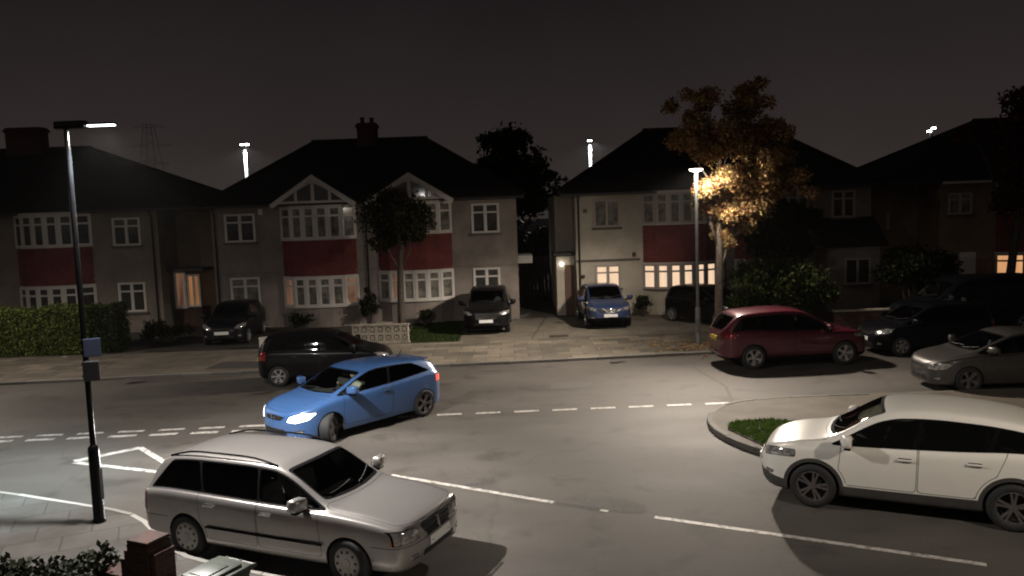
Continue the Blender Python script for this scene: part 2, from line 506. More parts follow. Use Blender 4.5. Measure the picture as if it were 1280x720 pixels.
def make_car(c, name, label, cat, loc, heading, group=None, steer=0.0, z=0.0):
    root = thing(name, label, cat, (loc[0], loc[1], z), heading, group)
    pm = c['paint']
    sh, faces = skin(c, c.get('ns', 90), c.get('sub', 2))
    top, bot, belt, w, wc, zc, full = body_funcs(c)
    L2 = c['L'] / 2
    far = c.get('far', False)
    def A():
        a = sh.arr(); return a[:, 0], a[:, 1], a[:, 2]
    # wheel openings
    ax = c['axles']; R = c['arch']; zr = c['tyre']
    ring = []
    for xa in ax:
        X, Y, Z = A()
        d = np.maximum(np.hypot(X - xa, Z - zr) - R, 0.42 * c['W'] / 1.7 - np.abs(Y))
        _, faces = sh.split(faces, d)
    clad = []
    if c.get('clad_ring'):
        for xa in ax:
            X, Y, Z = A()
            d = np.maximum(np.hypot(X - xa, Z - zr) - R - c['clad_ring'], 0.42 - np.abs(Y))
            i, faces = sh.split(faces, d); clad += i
    if c.get('clad_z'):
        X, Y, Z = A()
        i, faces = sh.split(faces, Z - pchip(c['clad_z'])(X)); clad += i
    # glass
    o_ = c.get('win_off', 0.03)
    X, Y, Z = A()
    sl = np.sqrt(1 + np.gradient(zc(np.linspace(-L2, L2, 400)), np.linspace(-L2, L2, 400)) ** 2)
    slope = lambda x: np.interp(x, np.linspace(-L2, L2, 400), sl)
    xb, xt = c['dlo_rear']
    fb = c.get('dlo_front', 9)
    def line(X, Z, a, b):      # x of a pillar line, bottom to top
        z0, z1 = float(belt(a)), c['H'] - 0.08
        return a + (b - a) * (Z - z0) / (z1 - z0)
    def dlo(X, Y, Z):
        bz = pchip(c['sillline'])(X) if 'sillline' in c else belt(X) + o_
        return smax(bz - Z, (Z - (zc(X) - c.get('win_top', o_))) / slope(X), line(X, Z, xb, xt) - X, X - fb, 0.3 - np.abs(Y), k=c.get('dlo_k', 0.05))
    side, faces = sh.split(faces, dlo(X, Y, Z))
    # windscreen
    X, Y, Z = A()
    xh, xcw = c['screen']
    d = smax(np.abs(Y) - (wc(X) - c.get('apillar', 0.055)), xh + 0.10 * Y ** 2 * -1 - X, X - (xcw - 0.22 * Y ** 2), 0.6 - Z, k=0.05)
    scr, faces = sh.split(faces, d)
    # rear window
    X, Y, Z = A()
    rw = c['rearwin']      # z0, z1, pillar, x limit
    d = smax(np.abs(Y) - (wc(X) - rw[2]), rw[0] - Z, Z - rw[1], X - rw[3], k=0.06)
    rear, faces = sh.split(faces, d)
    # glass pieces with black surrounds
    surround = []
    panes = []
    rest = side
    for (l0, l1, r0, r1) in c['panes']:      # rear line bottom/top, front line bottom/top
        X, Y, Z = A()
        d = smax(dlo(X, Y, Z) + c.get('trimw', 0.018), line(X, Z, l0, l1) - X, X - line(X, Z, r0, r1), k=0.035)
        i, rest = sh.split(rest, d)
        panes.append(i)
    surround += rest
    X, Y, Z = A()
    d = smax(np.abs(Y) - (wc(X) - c.get('apillar', 0.055) - 0.025), xh + 0.05 - 0.10 * Y ** 2 - X, X - (xcw - 0.05 - 0.22 * Y ** 2), k=0.05)
    scr, r_ = sh.split(scr, d); surround += r_
    X, Y, Z = A()
    d = smax(np.abs(Y) - (wc(X) - rw[2] - 0.03), rw[0] + 0.03 - Z, Z - rw[1] + 0.03, k=0.06)
    rear, r_ = sh.split(rear, d); surround += r_
    # lamps and grille, cut from the skin in front or rear view
    lamps = []
    for (nm, end, poly, xl, mk) in c['lamps']:
        X, Y, Z = A()
        d = np.maximum(sdf_poly(np.abs(Y), Z, poly), (xl - X) if end > 0 else (X - xl))
        if nm in ('headlight', 'tail_light', 'fog_light'):
            d2 = d + 0.012
            i, faces = sh.split(faces, d)
            X, Y, Z = A()
            d2 = np.maximum(sdf_poly(np.abs(Y), Z, poly), (xl - X) if end > 0 else (X - xl)) + 0.010
            i, r_ = sh.split(i, d2)
            surround += r_
        else:
            i, faces = sh.split(faces, d)
        lamps.append((nm, i, mk))
    # side-view lamps (wrap-around tail lamps and indicators)
    for (nm, poly, mk) in c.get('side_lamps', []):
        X, Y, Z = A()
        d = np.maximum(sdf_poly(X, Z, poly), 0.25 - np.abs(Y))
        i, faces = sh.split(faces, d)
        lamps.append((nm, i, mk))
    # shut lines
    seam = []
    doors = []
    if not far:
        for (xa0, xa1, xf0, xf1) in c['doors']:     # rear line bottom/top, front line bottom/top
            z0 = c.get('door_z', 0.33)
            def dd(X, Y, Z, g):
                zt = belt(X) + o_ + 0.05
                u = (Z - z0) / (0.95 - z0)
                d = smax(z0 - Z, Z - zt, (xa0 + (xa1 - xa0) * u) - X, X - (xf0 + (xf1 - xf0) * u), k=0.05)
                if c.get('clad_ring') or True:
                    for xw in ax: d = np.maximum(d, R + c.get('clad_ring', 0.0) + 0.035 - np.hypot(X - xw, Z - zr))
                return np.maximum(d, 0.45 - np.abs(Y)) + g
            X, Y, Z = A(); i, faces = sh.split(faces, dd(X, Y, Z, -0.0045))
            X, Y, Z = A(); i, r_ = sh.split(i, dd(X, Y, Z, 0.0045))
            seam += r_; doors.append(i)
        if 'bonnet' in c:
            x0, x1, wr = c['bonnet']
            def db(X, Y, Z, g):
                return np.maximum(smax(x0 - 0.2 * Y ** 2 - X, X - (x1 - 0.25 * Y ** 2), np.abs(Y) - wr * w(X), k=0.1), 0.55 - Z) + g
            X, Y, Z = A(); i, faces = sh.split(faces, db(X, Y, Z, -0.004))
            X, Y, Z = A(); i, r_ = sh.split(i, db(X, Y, Z, 0.004))
            seam += r_; bonnet = i
        else: bonnet = []
        if 'bumper_z' in c:
            for z_, sgn in c['bumper_z']:
                X, Y, Z = A()
                lim = (ax[0] + R + 0.0 if sgn > 0 else -(ax[1] - R))
                d = np.maximum(np.abs(Z - z_) - 0.006, lim - sgn * X)
                # two-sided thin strip: cut twice
                X, Y, Z = A(); i, faces = sh.split(faces, np.maximum(Z - z_ - 0.005, lim - sgn * X))
                X, Y, Z = A(); s, i = sh.split(i, -(Z - z_ + 0.005))
                seam += s; faces = faces + i
    else: bonnet = []
    # emit panels
    bodyob = sh.emit('body', [faces, seam], [pm, MT['seam']], root)
    if bonnet: sh.emit('bonnet', [bonnet], [pm], root)
    dobs = []
    for i in doors:
        for s in (-1, 1):
            fs = [f for f in i if s * sum(sh.P[k][1] for k in f) > 0]
            d = sh.emit('door', [fs], [pm], root)
            dobs.append((s, d, fs))
    if clad: sh.emit('cladding', [clad], [MT[c.get('clad_mat', 'cladding')]], root)
    sh.emit('window_trim', [surround], [MT['plastic']], root)
    gm = MT['glass']
    for k, i in enumerate(panes):
        for s in (-1, 1):
            fs = [f for f in i if s * sum(sh.P[q][1] for q in f) > 0]
            sh.emit('side_window', [fs], [MT['glass_dark'] if k in c.get('privacy', ()) else gm], root)
    sh.emit('windscreen', [scr], [c.get('screen_mat', MT['glass_clear'])], root)
    sh.emit('rear_window', [rear], [MT['glass_dark'] if c.get('privacy') else gm], root)
    for nm, i, mk in lamps:
        if nm in ('headlight', 'tail_light', 'fog_light', 'indicator'):
            for s in (-1, 1):
                fs = [f for f in i if s * sum(sh.P[q][1] for q in f) > 0]
                sh.emit(nm, [fs], [MT[mk]], root, 0.004)
        else:
            sh.emit(nm, [i], [MT[mk]], root, -0.004 if nm == 'grille' else 0.002)
    # dark lining inside the skin
    lin = [f[::-1] for f in faces + [g for i in doors for g in i] + surround + [g for l in lamps for g in l[1]] if np.mean([sh.P[q][2] for q in f]) > 0.5]
    sh.emit('cabin_lining', [lin], [MT['lining']], root, -0.03)
    # wheels
    tyre, rim = wheel_meshes(c)
    ty = c['track'] / 2
    for xa in ax:
        for s in (-1, 1):
            wroot = bpy.data.objects.new('wheel', None); link(wroot, root); wroot.empty_display_size = 0.1
            wroot.location = (xa, s * ty, zr)
            wroot.rotation_euler = (0, 0, (0 if s > 0 else PI) + (steer if xa > 0 else 0))
            put('tyre', tyre, wroot, rot=(0, random.uniform(0, 2), 0))
            put('rim', rim, wroot, rot=(0, random.uniform(0, 2), 0))
    # wheel housings and floor
    bm = bmesh.new()
    for xa in ax:
        for s in (-1, 1):
            y1 = s * (float(w(xa)) - 0.035); y0 = s * 0.42 * c['W'] / 1.7 * 0.98
            n = 20
            a = [bm.verts.new((xa + math.cos(PI * k / n * 1.16 - 0.25) * R, y0, zr + math.sin(PI * k / n * 1.16 - 0.25) * R)) for k in range(n + 1)]
            b = [bm.verts.new((xa + math.cos(PI * k / n * 1.16 - 0.25) * R, y1, zr + math.sin(PI * k / n * 1.16 - 0.25) * R)) for k in range(n + 1)]
            for k in range(n): bm.faces.new((a[k], a[k + 1], b[k + 1], b[k]))
            bm.faces.new(a)
    box(bm, -L2 * 0.86, L2 * 0.84, -c['W'] * 0.29, c['W'] * 0.29, 0.17, 0.30)
    obj('underbody', bm, MT['well'], root)
    # interior
    hb = float(belt(0.0))
    fx = c.get('seat_x', 0.10)
    def seat(nm, x, y, wd, head=True):
        bm = bmesh.new()
        box(bm, x - 0.05, x + 0.48, y - wd / 2, y + wd / 2, 0.32, 0.50, 0.05)
        M = Matrix.Translation((x, y, 0.44)) @ Matrix.Rotation(rad(-14), 4, 'Y')
        box(bm, -0.09, 0.06, -wd / 2, wd / 2, 0.0, 0.60, 0.05, 0, M)
        if head:
            n = 1 if wd < 0.7 else 2
            for k in range(n):
                yy = 0 if n == 1 else (k - 0.5) * wd * 0.52
                box(bm, -0.06, 0.04, yy - 0.13, yy + 0.13, 0.63, 0.80, 0.04, 0, M)
        o = obj(nm, bm, MT['seat'], root); o.data.shade_smooth(); autosmooth(o, 50)
    sy_ = c.get('seat_y', 0.36)
    seat('front_seat', fx, sy_, 0.48); seat('front_seat', fx, -sy_, 0.48)
    seat('rear_seat', fx - 0.92, 0, 1.24)
    bm = bmesh.new()
    xd = xcw - 0.42
    box(bm, xd - 0.22, xcw - 0.02, -c['W'] * 0.40, c['W'] * 0.40, 0.55, min(0.86, hb - 0.02), 0.06)
    box(bm, -L2 * 0.8, xcw, -c['W'] * 0.42, c['W'] * 0.42, 0.24, 0.32)
    o = obj('dashboard', bm, MT['lining'], root); autosmooth(o, 50)
    bm = bmesh.new()
    sy = c.get('driver', -1) * sy_
    M = Matrix.Translation((xd - c.get('wheel_dx', 0.36), sy, 0.84)) @ Matrix.Rotation(rad(68), 4, 'Y')
    n = 20
    tube(bm, [M @ Vector((math.cos(2 * PI * k / n) * 0.18, math.sin(2 * PI * k / n) * 0.18, 0)) for k in range(n + 1)], 0.015, 6)
    tube(bm, [M @ Vector((0, -0.18, 0)), M @ Vector((0, 0.18, 0))], 0.02, 6)
    tube(bm, [M @ Vector((0, 0, 0)), M @ Vector((0, 0, -0.2))], 0.03, 6)
    obj('steering_wheel', bm, MT['plastic'], root, True)
    # mirrors
    mx = c.get('mirror_x', xcw - 0.32)
    mz = float(belt(mx)) + 0.06
    for s in (-1, 1):
        bm = bmesh.new()
        y0 = s * (float(w(mx)) * 0.93)
        y1 = s * (float(w(mx)) + 0.225)
        ya, yb = sorted((y0 + s * 0.05, y1))
        box(bm, mx - 0.05, mx + 0.13, ya, yb, mz - 0.005, mz + 0.165, 0.055)
        # sweep the front of the shell back towards its tip
        for v in bm.verts:
            k = (abs(v.co.y) - abs(y0)) / 0.26
            if v.co.x > mx + 0.02: v.co.x -= 0.05 * k * k
            v.co.z += 0.008 * k
        o = obj('wing_mirror', bm, pm if c.get('mirror_paint', True) else MT['plastic'], root); autosmooth(o, 60)
        bm = bmesh.new()
        ya, yb = sorted((y0 - s * 0.02, y1 - s * 0.06))
        box(bm, mx - 0.03, mx + 0.06, ya, yb, mz - 0.035, mz + 0.02, 0.012)
        ob = obj('mirror_foot', bm, MT['plastic'], o); 
        bm = bmesh.new()
        ya, yb = sorted((y0 + s * 0.075, y1 - s * 0.025))
        box(bm, mx - 0.056, mx - 0.049, ya, yb, mz + 0.02, mz + 0.125)
        obj('mirror_glass', bm, MT['chrome'], o)
    # door handles (sub-parts of their door)
    for q, (s, d, fs) in enumerate(dobs):
        if d is None: continue
        hx, hz = c['handles'][q // 2]
        yy = s * (float(w(hx)) * 0.992)
        bm = bmesh.new()
        ya, yb = sorted((yy + s * 0.006, yy + s * 0.034))
        box(bm, hx - 0.10, hx + 0.10, ya, yb, hz - 0.014, hz + 0.016, 0.011)
        ya, yb = sorted((yy - s * 0.012, yy + s * 0.0075))
        box(bm, hx - 0.085, hx + 0.085, ya, yb, hz - 0.03, hz + 0.026, 0.004, 1)
        obj('handle', bm, [MT[c['handle_mat']] if 'handle_mat' in c else pm, MT['seam']], d)
    # number plates
    def plate(x, z, m, tilt, s):
        bm = bmesh.new()
        box(bm, -0.008, 0.008, -0.26, 0.26, -0.057, 0.057, 0.003)
        o = obj('number_plate', bm, m, root); o.location = (x, 0, z); o.rotation_euler = (0, tilt, 0)
    if c.get('plate_f'): plate(L2 + 0.004, c['plate_f'], MT['plate_w'], rad(-4), 1)
    plate(-L2 - 0.004, c['plate_r'], MT['plate_y'], rad(6), -1)
    # roof rails
    if c.get('rails'):
        ra, rb = c['rails']
        for s in (-1, 1):
            bm = bmesh.new()
            pts = []
            for k in range(11):
                x = ra + (rb - ra) * k / 10
                up = 0.052 * min(1, 4.5 * min(k, 10 - k) / 10)
                pts.append((x, s * float(wc(x)) * 0.93, float(zc(x)) + 0.018 + up))
            tube(bm, pts, 0.014, 8)
            obj('roof_rail', bm, MT[c.get('rail_mat', 'plastic')], root, True)
    # wipers
    for yy, ln in ((-0.1, 0.52), (0.45, 0.46)):
        bm = bmesh.new()
        pts = []
        for k in range(6):
            y = yy + ln * (k / 5 - 0.75) * 1.0
            x = xcw - 0.06 - 0.22 * y * y - 0.02 * k
            pts.append((x, y, float(zc(x)) * 0.35 + float(top(x)) * 0.65 + 0.022))
        tube(bm, pts, 0.009, 5)
        obj('wiper', bm, MT['seam'], root)
    return root, sh
# ------------------------------------------------------------------ the kinds of car in the street
P_SILVER = paint('paint_silver', (0.36, 0.34, 0.325), 0.6, 0.25)
P_WHITE = paint('paint_white', (0.80, 0.77, 0.70), 0.0, 0.32, coat=0.8, dirt=0.08)
P_BLUE = paint('paint_blue', (0.040, 0.108, 0.275), 0.1, 0.30, dirt=0.12)
P_NAVY = paint('paint_navy', (0.03, 0.05, 0.13), 0.3, 0.32)
P_BLACK = paint('paint_black', (0.003, 0.003, 0.0035), 0.0, 0.3, coat=0.13)
P_BLACKBLUE = paint('paint_blue_black', (0.004, 0.0044, 0.007), 0.0, 0.3, coat=0.13)
P_RED = paint('paint_dark_red', (0.085, 0.004, 0.015), 0.2, 0.3)
P_GREY = paint('paint_grey', (0.075, 0.07, 0.064), 0.5, 0.34)

ESTATE = dict(L=4.48, W=1.72, H=1.43, paint=P_SILVER, ns=110, sub=2,
    top=[(-2.24, .50), (-2.225, .70), (-2.17, .90), (-2.09, 1.03), (-1.93, 1.24), (-1.82, 1.345), (-1.68, 1.385), (-1.1, 1.425), (-.4, 1.43), (.12, 1.405), (.30, 1.355), (1.02, .965), (1.10, .94), (1.5, .905), (1.95, .835), (2.14, .775), (2.20, .66), (2.24, .50)],
    bot=[(-2.24, .42), (-2.15, .31), (-1.9, .25), (-1.6, .215), (1.7, .205), (2.0, .215), (2.17, .26), (2.24, .40)],
    belt=[(-2.24, .48), (-2.2, .74), (-2.1, .87), (-1.5, .915), (0, .895), (1.0, .875), (1.5, .84), (2.0, .77), (2.14, .715), (2.2, .60), (2.24, .48)],
    roof_w=0.735, crown=0.05, cf=0.34, cr=0.30, nf=3.0, nr=3.2, taper_f=0.07, taper_r=0.04,
    axles=(1.37, -1.29), arch=0.335, tyre=0.305, tyre_w=0.195, track=1.52, rim='cover', rim_mat='cover', rim_ratio=0.66,
    dlo_rear=(-2.02, -1.63), screen=(0.33, 1.01), rearwin=(.90, 1.32, 0.09, -1.70), apillar=0.05, dlo_k=0.04,
    panes=[(-9, -9, -1.02, -1.16), (-0.98, -1.12, -0.06, -0.13), (-0.02, -0.09, 9, 9)], privacy=(0, 1),
    lamps=[('headlight', 1, [(.44, .60), (.80, .58), (.80, .76), (.62, .755), (.43, .735)], 1.85, 'lamp'),
           ('grille', 1, [(-.1, .555), (.28, .555), (.385, .73), (-.1, .745)], 1.9, 'grille'),
           ('fog_light', 1, [(.50, .35), (.66, .35), (.66, .42), (.50, .42)], 1.9, 'lamp'),
           ('air_intake', 1, [(-.1, .33), (.40, .33), (.40, .42), (-.1, .42)], 1.9, 'grille'),
           ('tail_light', -1, [(.60, .60), (.90, .60), (.90, .86), (.66, .86)], -2.02, 'tail')],
    side_lamps=[('indicator', [(1.98, .585), (2.10, .58), (2.08, .755), (2.0, .765)], 'amber')],
    doors=[(-1.0, -1.08, -0.05, -0.06), (-0.03, -0.04, 0.98, 0.92)], door_z=0.33,
    handles=[(-0.84, 0.80), (0.12, 0.79)], handle_mat='chrome', bonnet=(1.06, 2.16, 0.83), bumper_z=[(.555, 1), (.555, -1)],
    plate_f=0.49, plate_r=0.72, rails=(-1.75, 0.15), rail_mat='plastic', mirror_x=0.70, seat_x=-0.12)

CROSSOVER = dict(L=4.21, W=1.77, H=1.60, paint=P_WHITE, ns=110, sub=2,
    top=[(-2.105, .62), (-2.085, .85), (-2.03, 1.04), (-1.93, 1.20), (-1.80, 1.34), (-1.66, 1.435), (-1.35, 1.515), (-.9, 1.572), (-.35, 1.60), (.05, 1.58), (.26, 1.53), (1.08, 1.07), (1.18, 1.045), (1.5, .99), (1.82, .905), (1.98, .82), (2.065, .70), (2.105, .56)],
    bot=[(-2.105, .44), (-2.0, .31), (-1.75, .24), (-1.4, .205), (1.5, .20), (1.85, .22), (2.03, .29), (2.105, .44)],
    belt=[(-2.105, .56), (-2.05, .82), (-1.95, .98), (-1.5, 1.06), (-.6, 1.01), (.5, .965), (1.1, .945), (1.5, .915), (1.85, .83), (2.0, .72), (2.07, .60), (2.105, .5)],
    roof_w=0.745, crown=0.07, cf=0.62, cr=0.45, nf=2.5, nr=2.7,
    axles=(1.25, -1.35), arch=0.375, tyre=0.335, tyre_w=0.215, track=1.55, rim='twin', rim_mat='alloy_dark', rim_ratio=0.69,
    clad_ring=0.058, clad_z=[(-2.2, .50), (-1.9, .44), (-1.6, .40), (1.55, .385), (1.85, .42), (2.2, .50)],
    dlo_rear=(-1.90, -1.35), screen=(0.29, 1.06), rearwin=(1.06, 1.38, 0.10, -1.55), apillar=0.06,
    panes=[(-9, -9, -1.06, -1.24), (-1.02, -1.19, -0.17, -0.27), (-0.11, -0.21, 0.74, 0.56), (0.77, 0.59, 9, 9)], privacy=(0, 1), win_top=0.075,
    lamps=[('headlight', 1, [(.46, .80), (.60, .70), (.86, .76), (.90, .885), (.70, .865)], 1.50, 'lamp'),
           ('grille', 1, [(-.1, .66), (.40, .66), (.50, .79), (-.1, .80)], 1.8, 'grille'),
           ('fog_light', 1, [(.60, .43), (.75, .44), (.76, .50), (.62, .50)], 1.6, 'lamp'),
           ('tail_light', -1, [(.52, .84), (.95, .80), (.95, 1.00), (.60, 1.0)], -1.75, 'tail')],
    doors=[(-1.00, -1.22, -0.16, -0.18), (-0.14, -0.16, 0.92, 0.86)], door_z=0.41,
    handles=[(-0.88, 0.90), (0.0, 0.875)], bonnet=(1.12, 2.02, 0.80), bumper_z=[],
    plate_f=0.55, plate_r=0.80, rails=(-1.55, 0.1), rail_mat='chrome', mirror_x=0.74, seat_x=-0.12)
CROSSOVER.pop('rails')

COUPE = dict(L=4.22, W=1.74, H=1.405, paint=P_BLUE, ns=110, sub=2,
    top=[(-2.11, .62), (-2.09, .84), (-2.03, .98), (-1.88, 1.13), (-1.70, 1.255), (-1.58, 1.30), (-1.2, 1.35), (-.6, 1.395), (-.2, 1.405), (.1, 1.375), (.28, 1.315), (1.14, .945), (1.24, .92), (1.55, .86), (1.85, .78), (2.0, .71), (2.075, .60), (2.11, .46)],
    bot=[(-2.11, .40), (-2.02, .27), (-1.8, .21), (-1.5, .185), (1.6, .165), (1.9, .16), (2.04, .18), (2.11, .30)],
    belt=[(-2.11, .56), (-2.05, .80), (-1.95, .94), (-1.6, .985), (-1.0, .96), (0, .915), (1.1, .865), (1.55, .80), (1.85, .72), (2.0, .64), (2.07, .54), (2.11, .42)],
    roof_w=0.72, crown=0.06, cf=0.68, cr=0.50, nf=2.4, nr=2.5,
    axles=(1.26, -1.33), arch=0.335, tyre=0.315, tyre_w=0.225, track=1.51, rim='five', rim_mat='alloy_dark', rim_ratio=0.70,
    dlo_rear=(-1.72, -1.05), screen=(0.30, 1.12), rearwin=(1.0, 1.27, 0.10, -1.45), apillar=0.055,
    sillline=[(-1.8, 1.06), (-1.2, 1.01), (-.4, .955), (.6, .92), (1.2, .91)],
    panes=[(-9, -9, -0.36, -0.48), (-0.30, -0.42, 9, 9)], privacy=(0,),
    lamps=[('headlight', 1, [(.41, .53), (.60, .505), (.78, .56), (.85, .70), (.70, .72), (.47, .65)], 1.60, 'lamp_lit'),
           ('grille', 1, [(-.1, .545), (.25, .545), (.36, .63), (-.1, .645)], 1.8, 'grille'),
           ('air_intake', 1, [(-.1, .25), (.42, .25), (.36, .375), (-.1, .375)], 1.8, 'grille'),
           ('fog_light', 1, [(.56, .29), (.70, .30), (.72, .36), (.58, .36)], 1.5, 'lamp'),
           ('tail_light', -1, [(.58, .78), (.95, .74), (.95, .94), (.66, .93)], -1.7, 'tail_lit')],
    doors=[(-0.36, -0.42, 0.96, 0.90)], door_z=0.30,
    handles=[(-0.22, 0.83)], bonnet=(1.2, 2.0, 0.80), bumper_z=[],
    plate_f=None, plate_r=0.75, mirror_x=0.74, seat_x=0.17, driver=1, wheel_dx=0.18, seat_y=0.29)

SMALLHATCH = dict(L=3.85, W=1.68, H=1.50, paint=P_BLACK, ns=80, sub=2,
    top=[(-1.925, .60), (-1.905, .85), (-1.86, 1.0), (-1.72, 1.25), (-1.60, 1.38), (-1.3, 1.455), (-.7, 1.49), (-.2, 1.495), (.15, 1.455), (.33, 1.39), (1.10, .985), (1.22, .955), (1.5, .89), (1.72, .80), (1.85, .68), (1.925, .5)],
    bot=[(-1.925, .42), (-1.83, .29), (-1.6, .22), (1.5, .19), (1.75, .2), (1.86, .26), (1.925, .38)],
    belt=[(-1.925, .55), (-1.87, .82), (-1.75, .94), (-1.3, .975), (0, .925), (1.1, .88), (1.5, .81), (1.72, .71), (1.86, .58), (1.925, .46)],
    roof_w=0.73, crown=0.06, cf=0.6, cr=0.42, nf=2.4, nr=2.6,
    axles=(1.17, -1.28), arch=0.325, tyre=0.295, tyre_w=0.19, track=1.46, rim='six', rim_mat='alloy', rim_ratio=0.68,
    dlo_rear=(-1.62, -1.42), screen=(0.33, 1.08), rearwin=(.98, 1.34, 0.09, -1.50), apillar=0.055,
    panes=[(-9, -9, -0.98, -1.1), (-0.94, -1.05, -0.14, -0.22), (-0.09, -0.17, 9, 9)], privacy=(0, 1),
    lamps=[('headlight', 1, [(.44, .64), (.60, .62), (.80, .70), (.80, .84), (.66, .83), (.48, .74)], 1.25, 'lamp'),
           ('grille', 1, [(-.1, .60), (.28, .60), (.34, .68), (-.1, .69)], 1.6, 'grille'),
           ('air_intake', 1, [(-.1, .28), (.42, .28), (.40, .40), (-.1, .40)], 1.6, 'grille'),
           ('fog_light', 1, [(.56, .34), (.68, .34), (.68, .42), (.56, .42)], 1.4, 'lamp'),
           ('tail_light', -1, [(.58, .74), (.90, .74), (.90, 1.0), (.64, 1.0)], -1.60, 'tail')],
    doors=[(-0.93, -1.06, -0.13, -0.14), (-0.11, -0.12, 0.92, 0.86)], door_z=0.33,
    handles=[(-0.84, 0.83), (0.0, 0.81)], bonnet=(1.14, 1.86, 0.80), bumper_z=[],
    plate_f=0.50, plate_r=0.72, mirror_x=0.78, seat_x=-0.08)

SUV = dict(CROSSOVER); SUV.update(L=4.40, W=1.82, H=1.66, paint=P_RED, ns=80,
    top=[(-2.20, .66), (-2.18, .88), (-2.13, 1.06), (-2.0, 1.24), (-1.80, 1.47), (-1.68, 1.555), (-1.4, 1.61), (-.9, 1.645), (-.4, 1.66), (.1, 1.62), (.32, 1.55), (1.12, 1.10), (1.24, 1.07), (1.6, 1.02), (1.92, .945), (2.08, .86), (2.16, .72), (2.20, .56)],
    bot=[(-2.20, .46), (-2.1, .33), (-1.85, .26), (-1.4, .22), (1.5, .22), (1.9, .24), (2.1, .31), (2.20, .46)],
    belt=[(-2.20, .58), (-2.14, .90), (-2.03, 1.01), (-1.5, 1.09), (-.6, 1.04), (.5, .995), (1.1, .975), (1.6, .945), (1.92, .86), (2.08, .74), (2.16, .62), (2.20, .5)],
    axles=(1.33, -1.33), arch=0.385, tyre=0.345, track=1.56, clad_ring=None, clad_z=[(-2.2, .36), (2.2, .36)], clad_mat='plastic', rim='five', rim_mat='alloy',
    dlo_rear=(-1.98, -1.55), screen=(0.33, 1.10), rearwin=(1.08, 1.50, 0.10, -1.60),
    lamps=[('headlight', 1, [(.48, .78), (.70, .74), (.88, .80), (.90, .91), (.66, .90)], 1.60, 'lamp'),
           ('grille', 1, [(-.1, .60), (.36, .60), (.46, .84), (-.1, .86)], 1.9, 'grille'),
           ('air_intake', 1, [(-.1, .38), (.5, .38), (.46, .48), (-.1, .48)], 1.9, 'grille'),
           ('tail_light', -1, [(.56, .90), (.98, .86), (.98, 1.06), (.62, 1.06)], -1.85, 'tail')],
    doors=[(-1.02, -1.2, -0.14, -0.16), (-0.12, -0.14, 0.96, 0.90)], door_z=0.40,
    handles=[(-0.88, 0.95), (0.02, 0.92)], bonnet=(1.18, 2.1, 0.80), plate_f=0.54, plate_r=0.86, mirror_x=0.80)
SUV.pop('clad_ring')

VAN = dict(SUV); VAN.update(L=4.90, W=1.92, H=1.95, paint=P_BLACKBLUE, ns=70,
    top=[(-2.45, .66), (-2.43, .95), (-2.40, 1.3), (-2.33, 1.7), (-2.25, 1.86), (-2.0, 1.93), (-.9, 1.95), (.2, 1.94), (.6, 1.86), (.8, 1.78), (1.55, 1.22), (1.7, 1.17), (2.0, 1.09), (2.25, .98), (2.38, .78), (2.45, .56)],
    bot=[(-2.45, .46), (-2.35, .33), (-2.0, .26), (-1.4, .24), (1.5, .24), (2.1, .26), (2.3, .33), (2.45, .46)],
    belt=[(-2.45, .6), (-2.41, .9), (-2.35, 1.1), (-1.5, 1.13), (.5, 1.1), (1.5, 1.06), (2.0, .98), (2.25, .86), (2.38, .68), (2.45, .5)],
    axles=(1.5, -1.45), tyre=0.34, arch=0.38, track=1.66, roof_w=0.80, dlo_rear=(-2.2, -2.15), screen=(0.82, 1.53), rearwin=(1.2, 1.75, 0.10, -2.2),
    panes=[(-9, -9, -0.95, -0.98), (-0.90, -0.93, 0.35, 0.30), (0.41, 0.36, 9, 9)], privacy=(0, 1),
    lamps=[('headlight', 1, [(.52, .80), (.74, .76), (.90, .84), (.92, 1.0), (.70, .98)], 1.8, 'lamp'),
           ('grille', 1, [(-.1, .62), (.40, .62), (.46, .84), (-.1, .86)], 2.1, 'grille'),
           ('tail_light', -1, [(.76, .95), (1.0, .95), (1.0, 1.5), (.80, 1.5)], -2.2, 'tail')],
    doors=[(-0.9, -0.95, 0.36, 0.34), (0.38, 0.36, 1.35, 1.30)], handles=[(-0.75, 1.02), (0.52, 1.0)], bonnet=(1.62, 2.3, 0.8), plate_f=.55, plate_r=.9, mirror_x=1.2, seat_x=0.45)
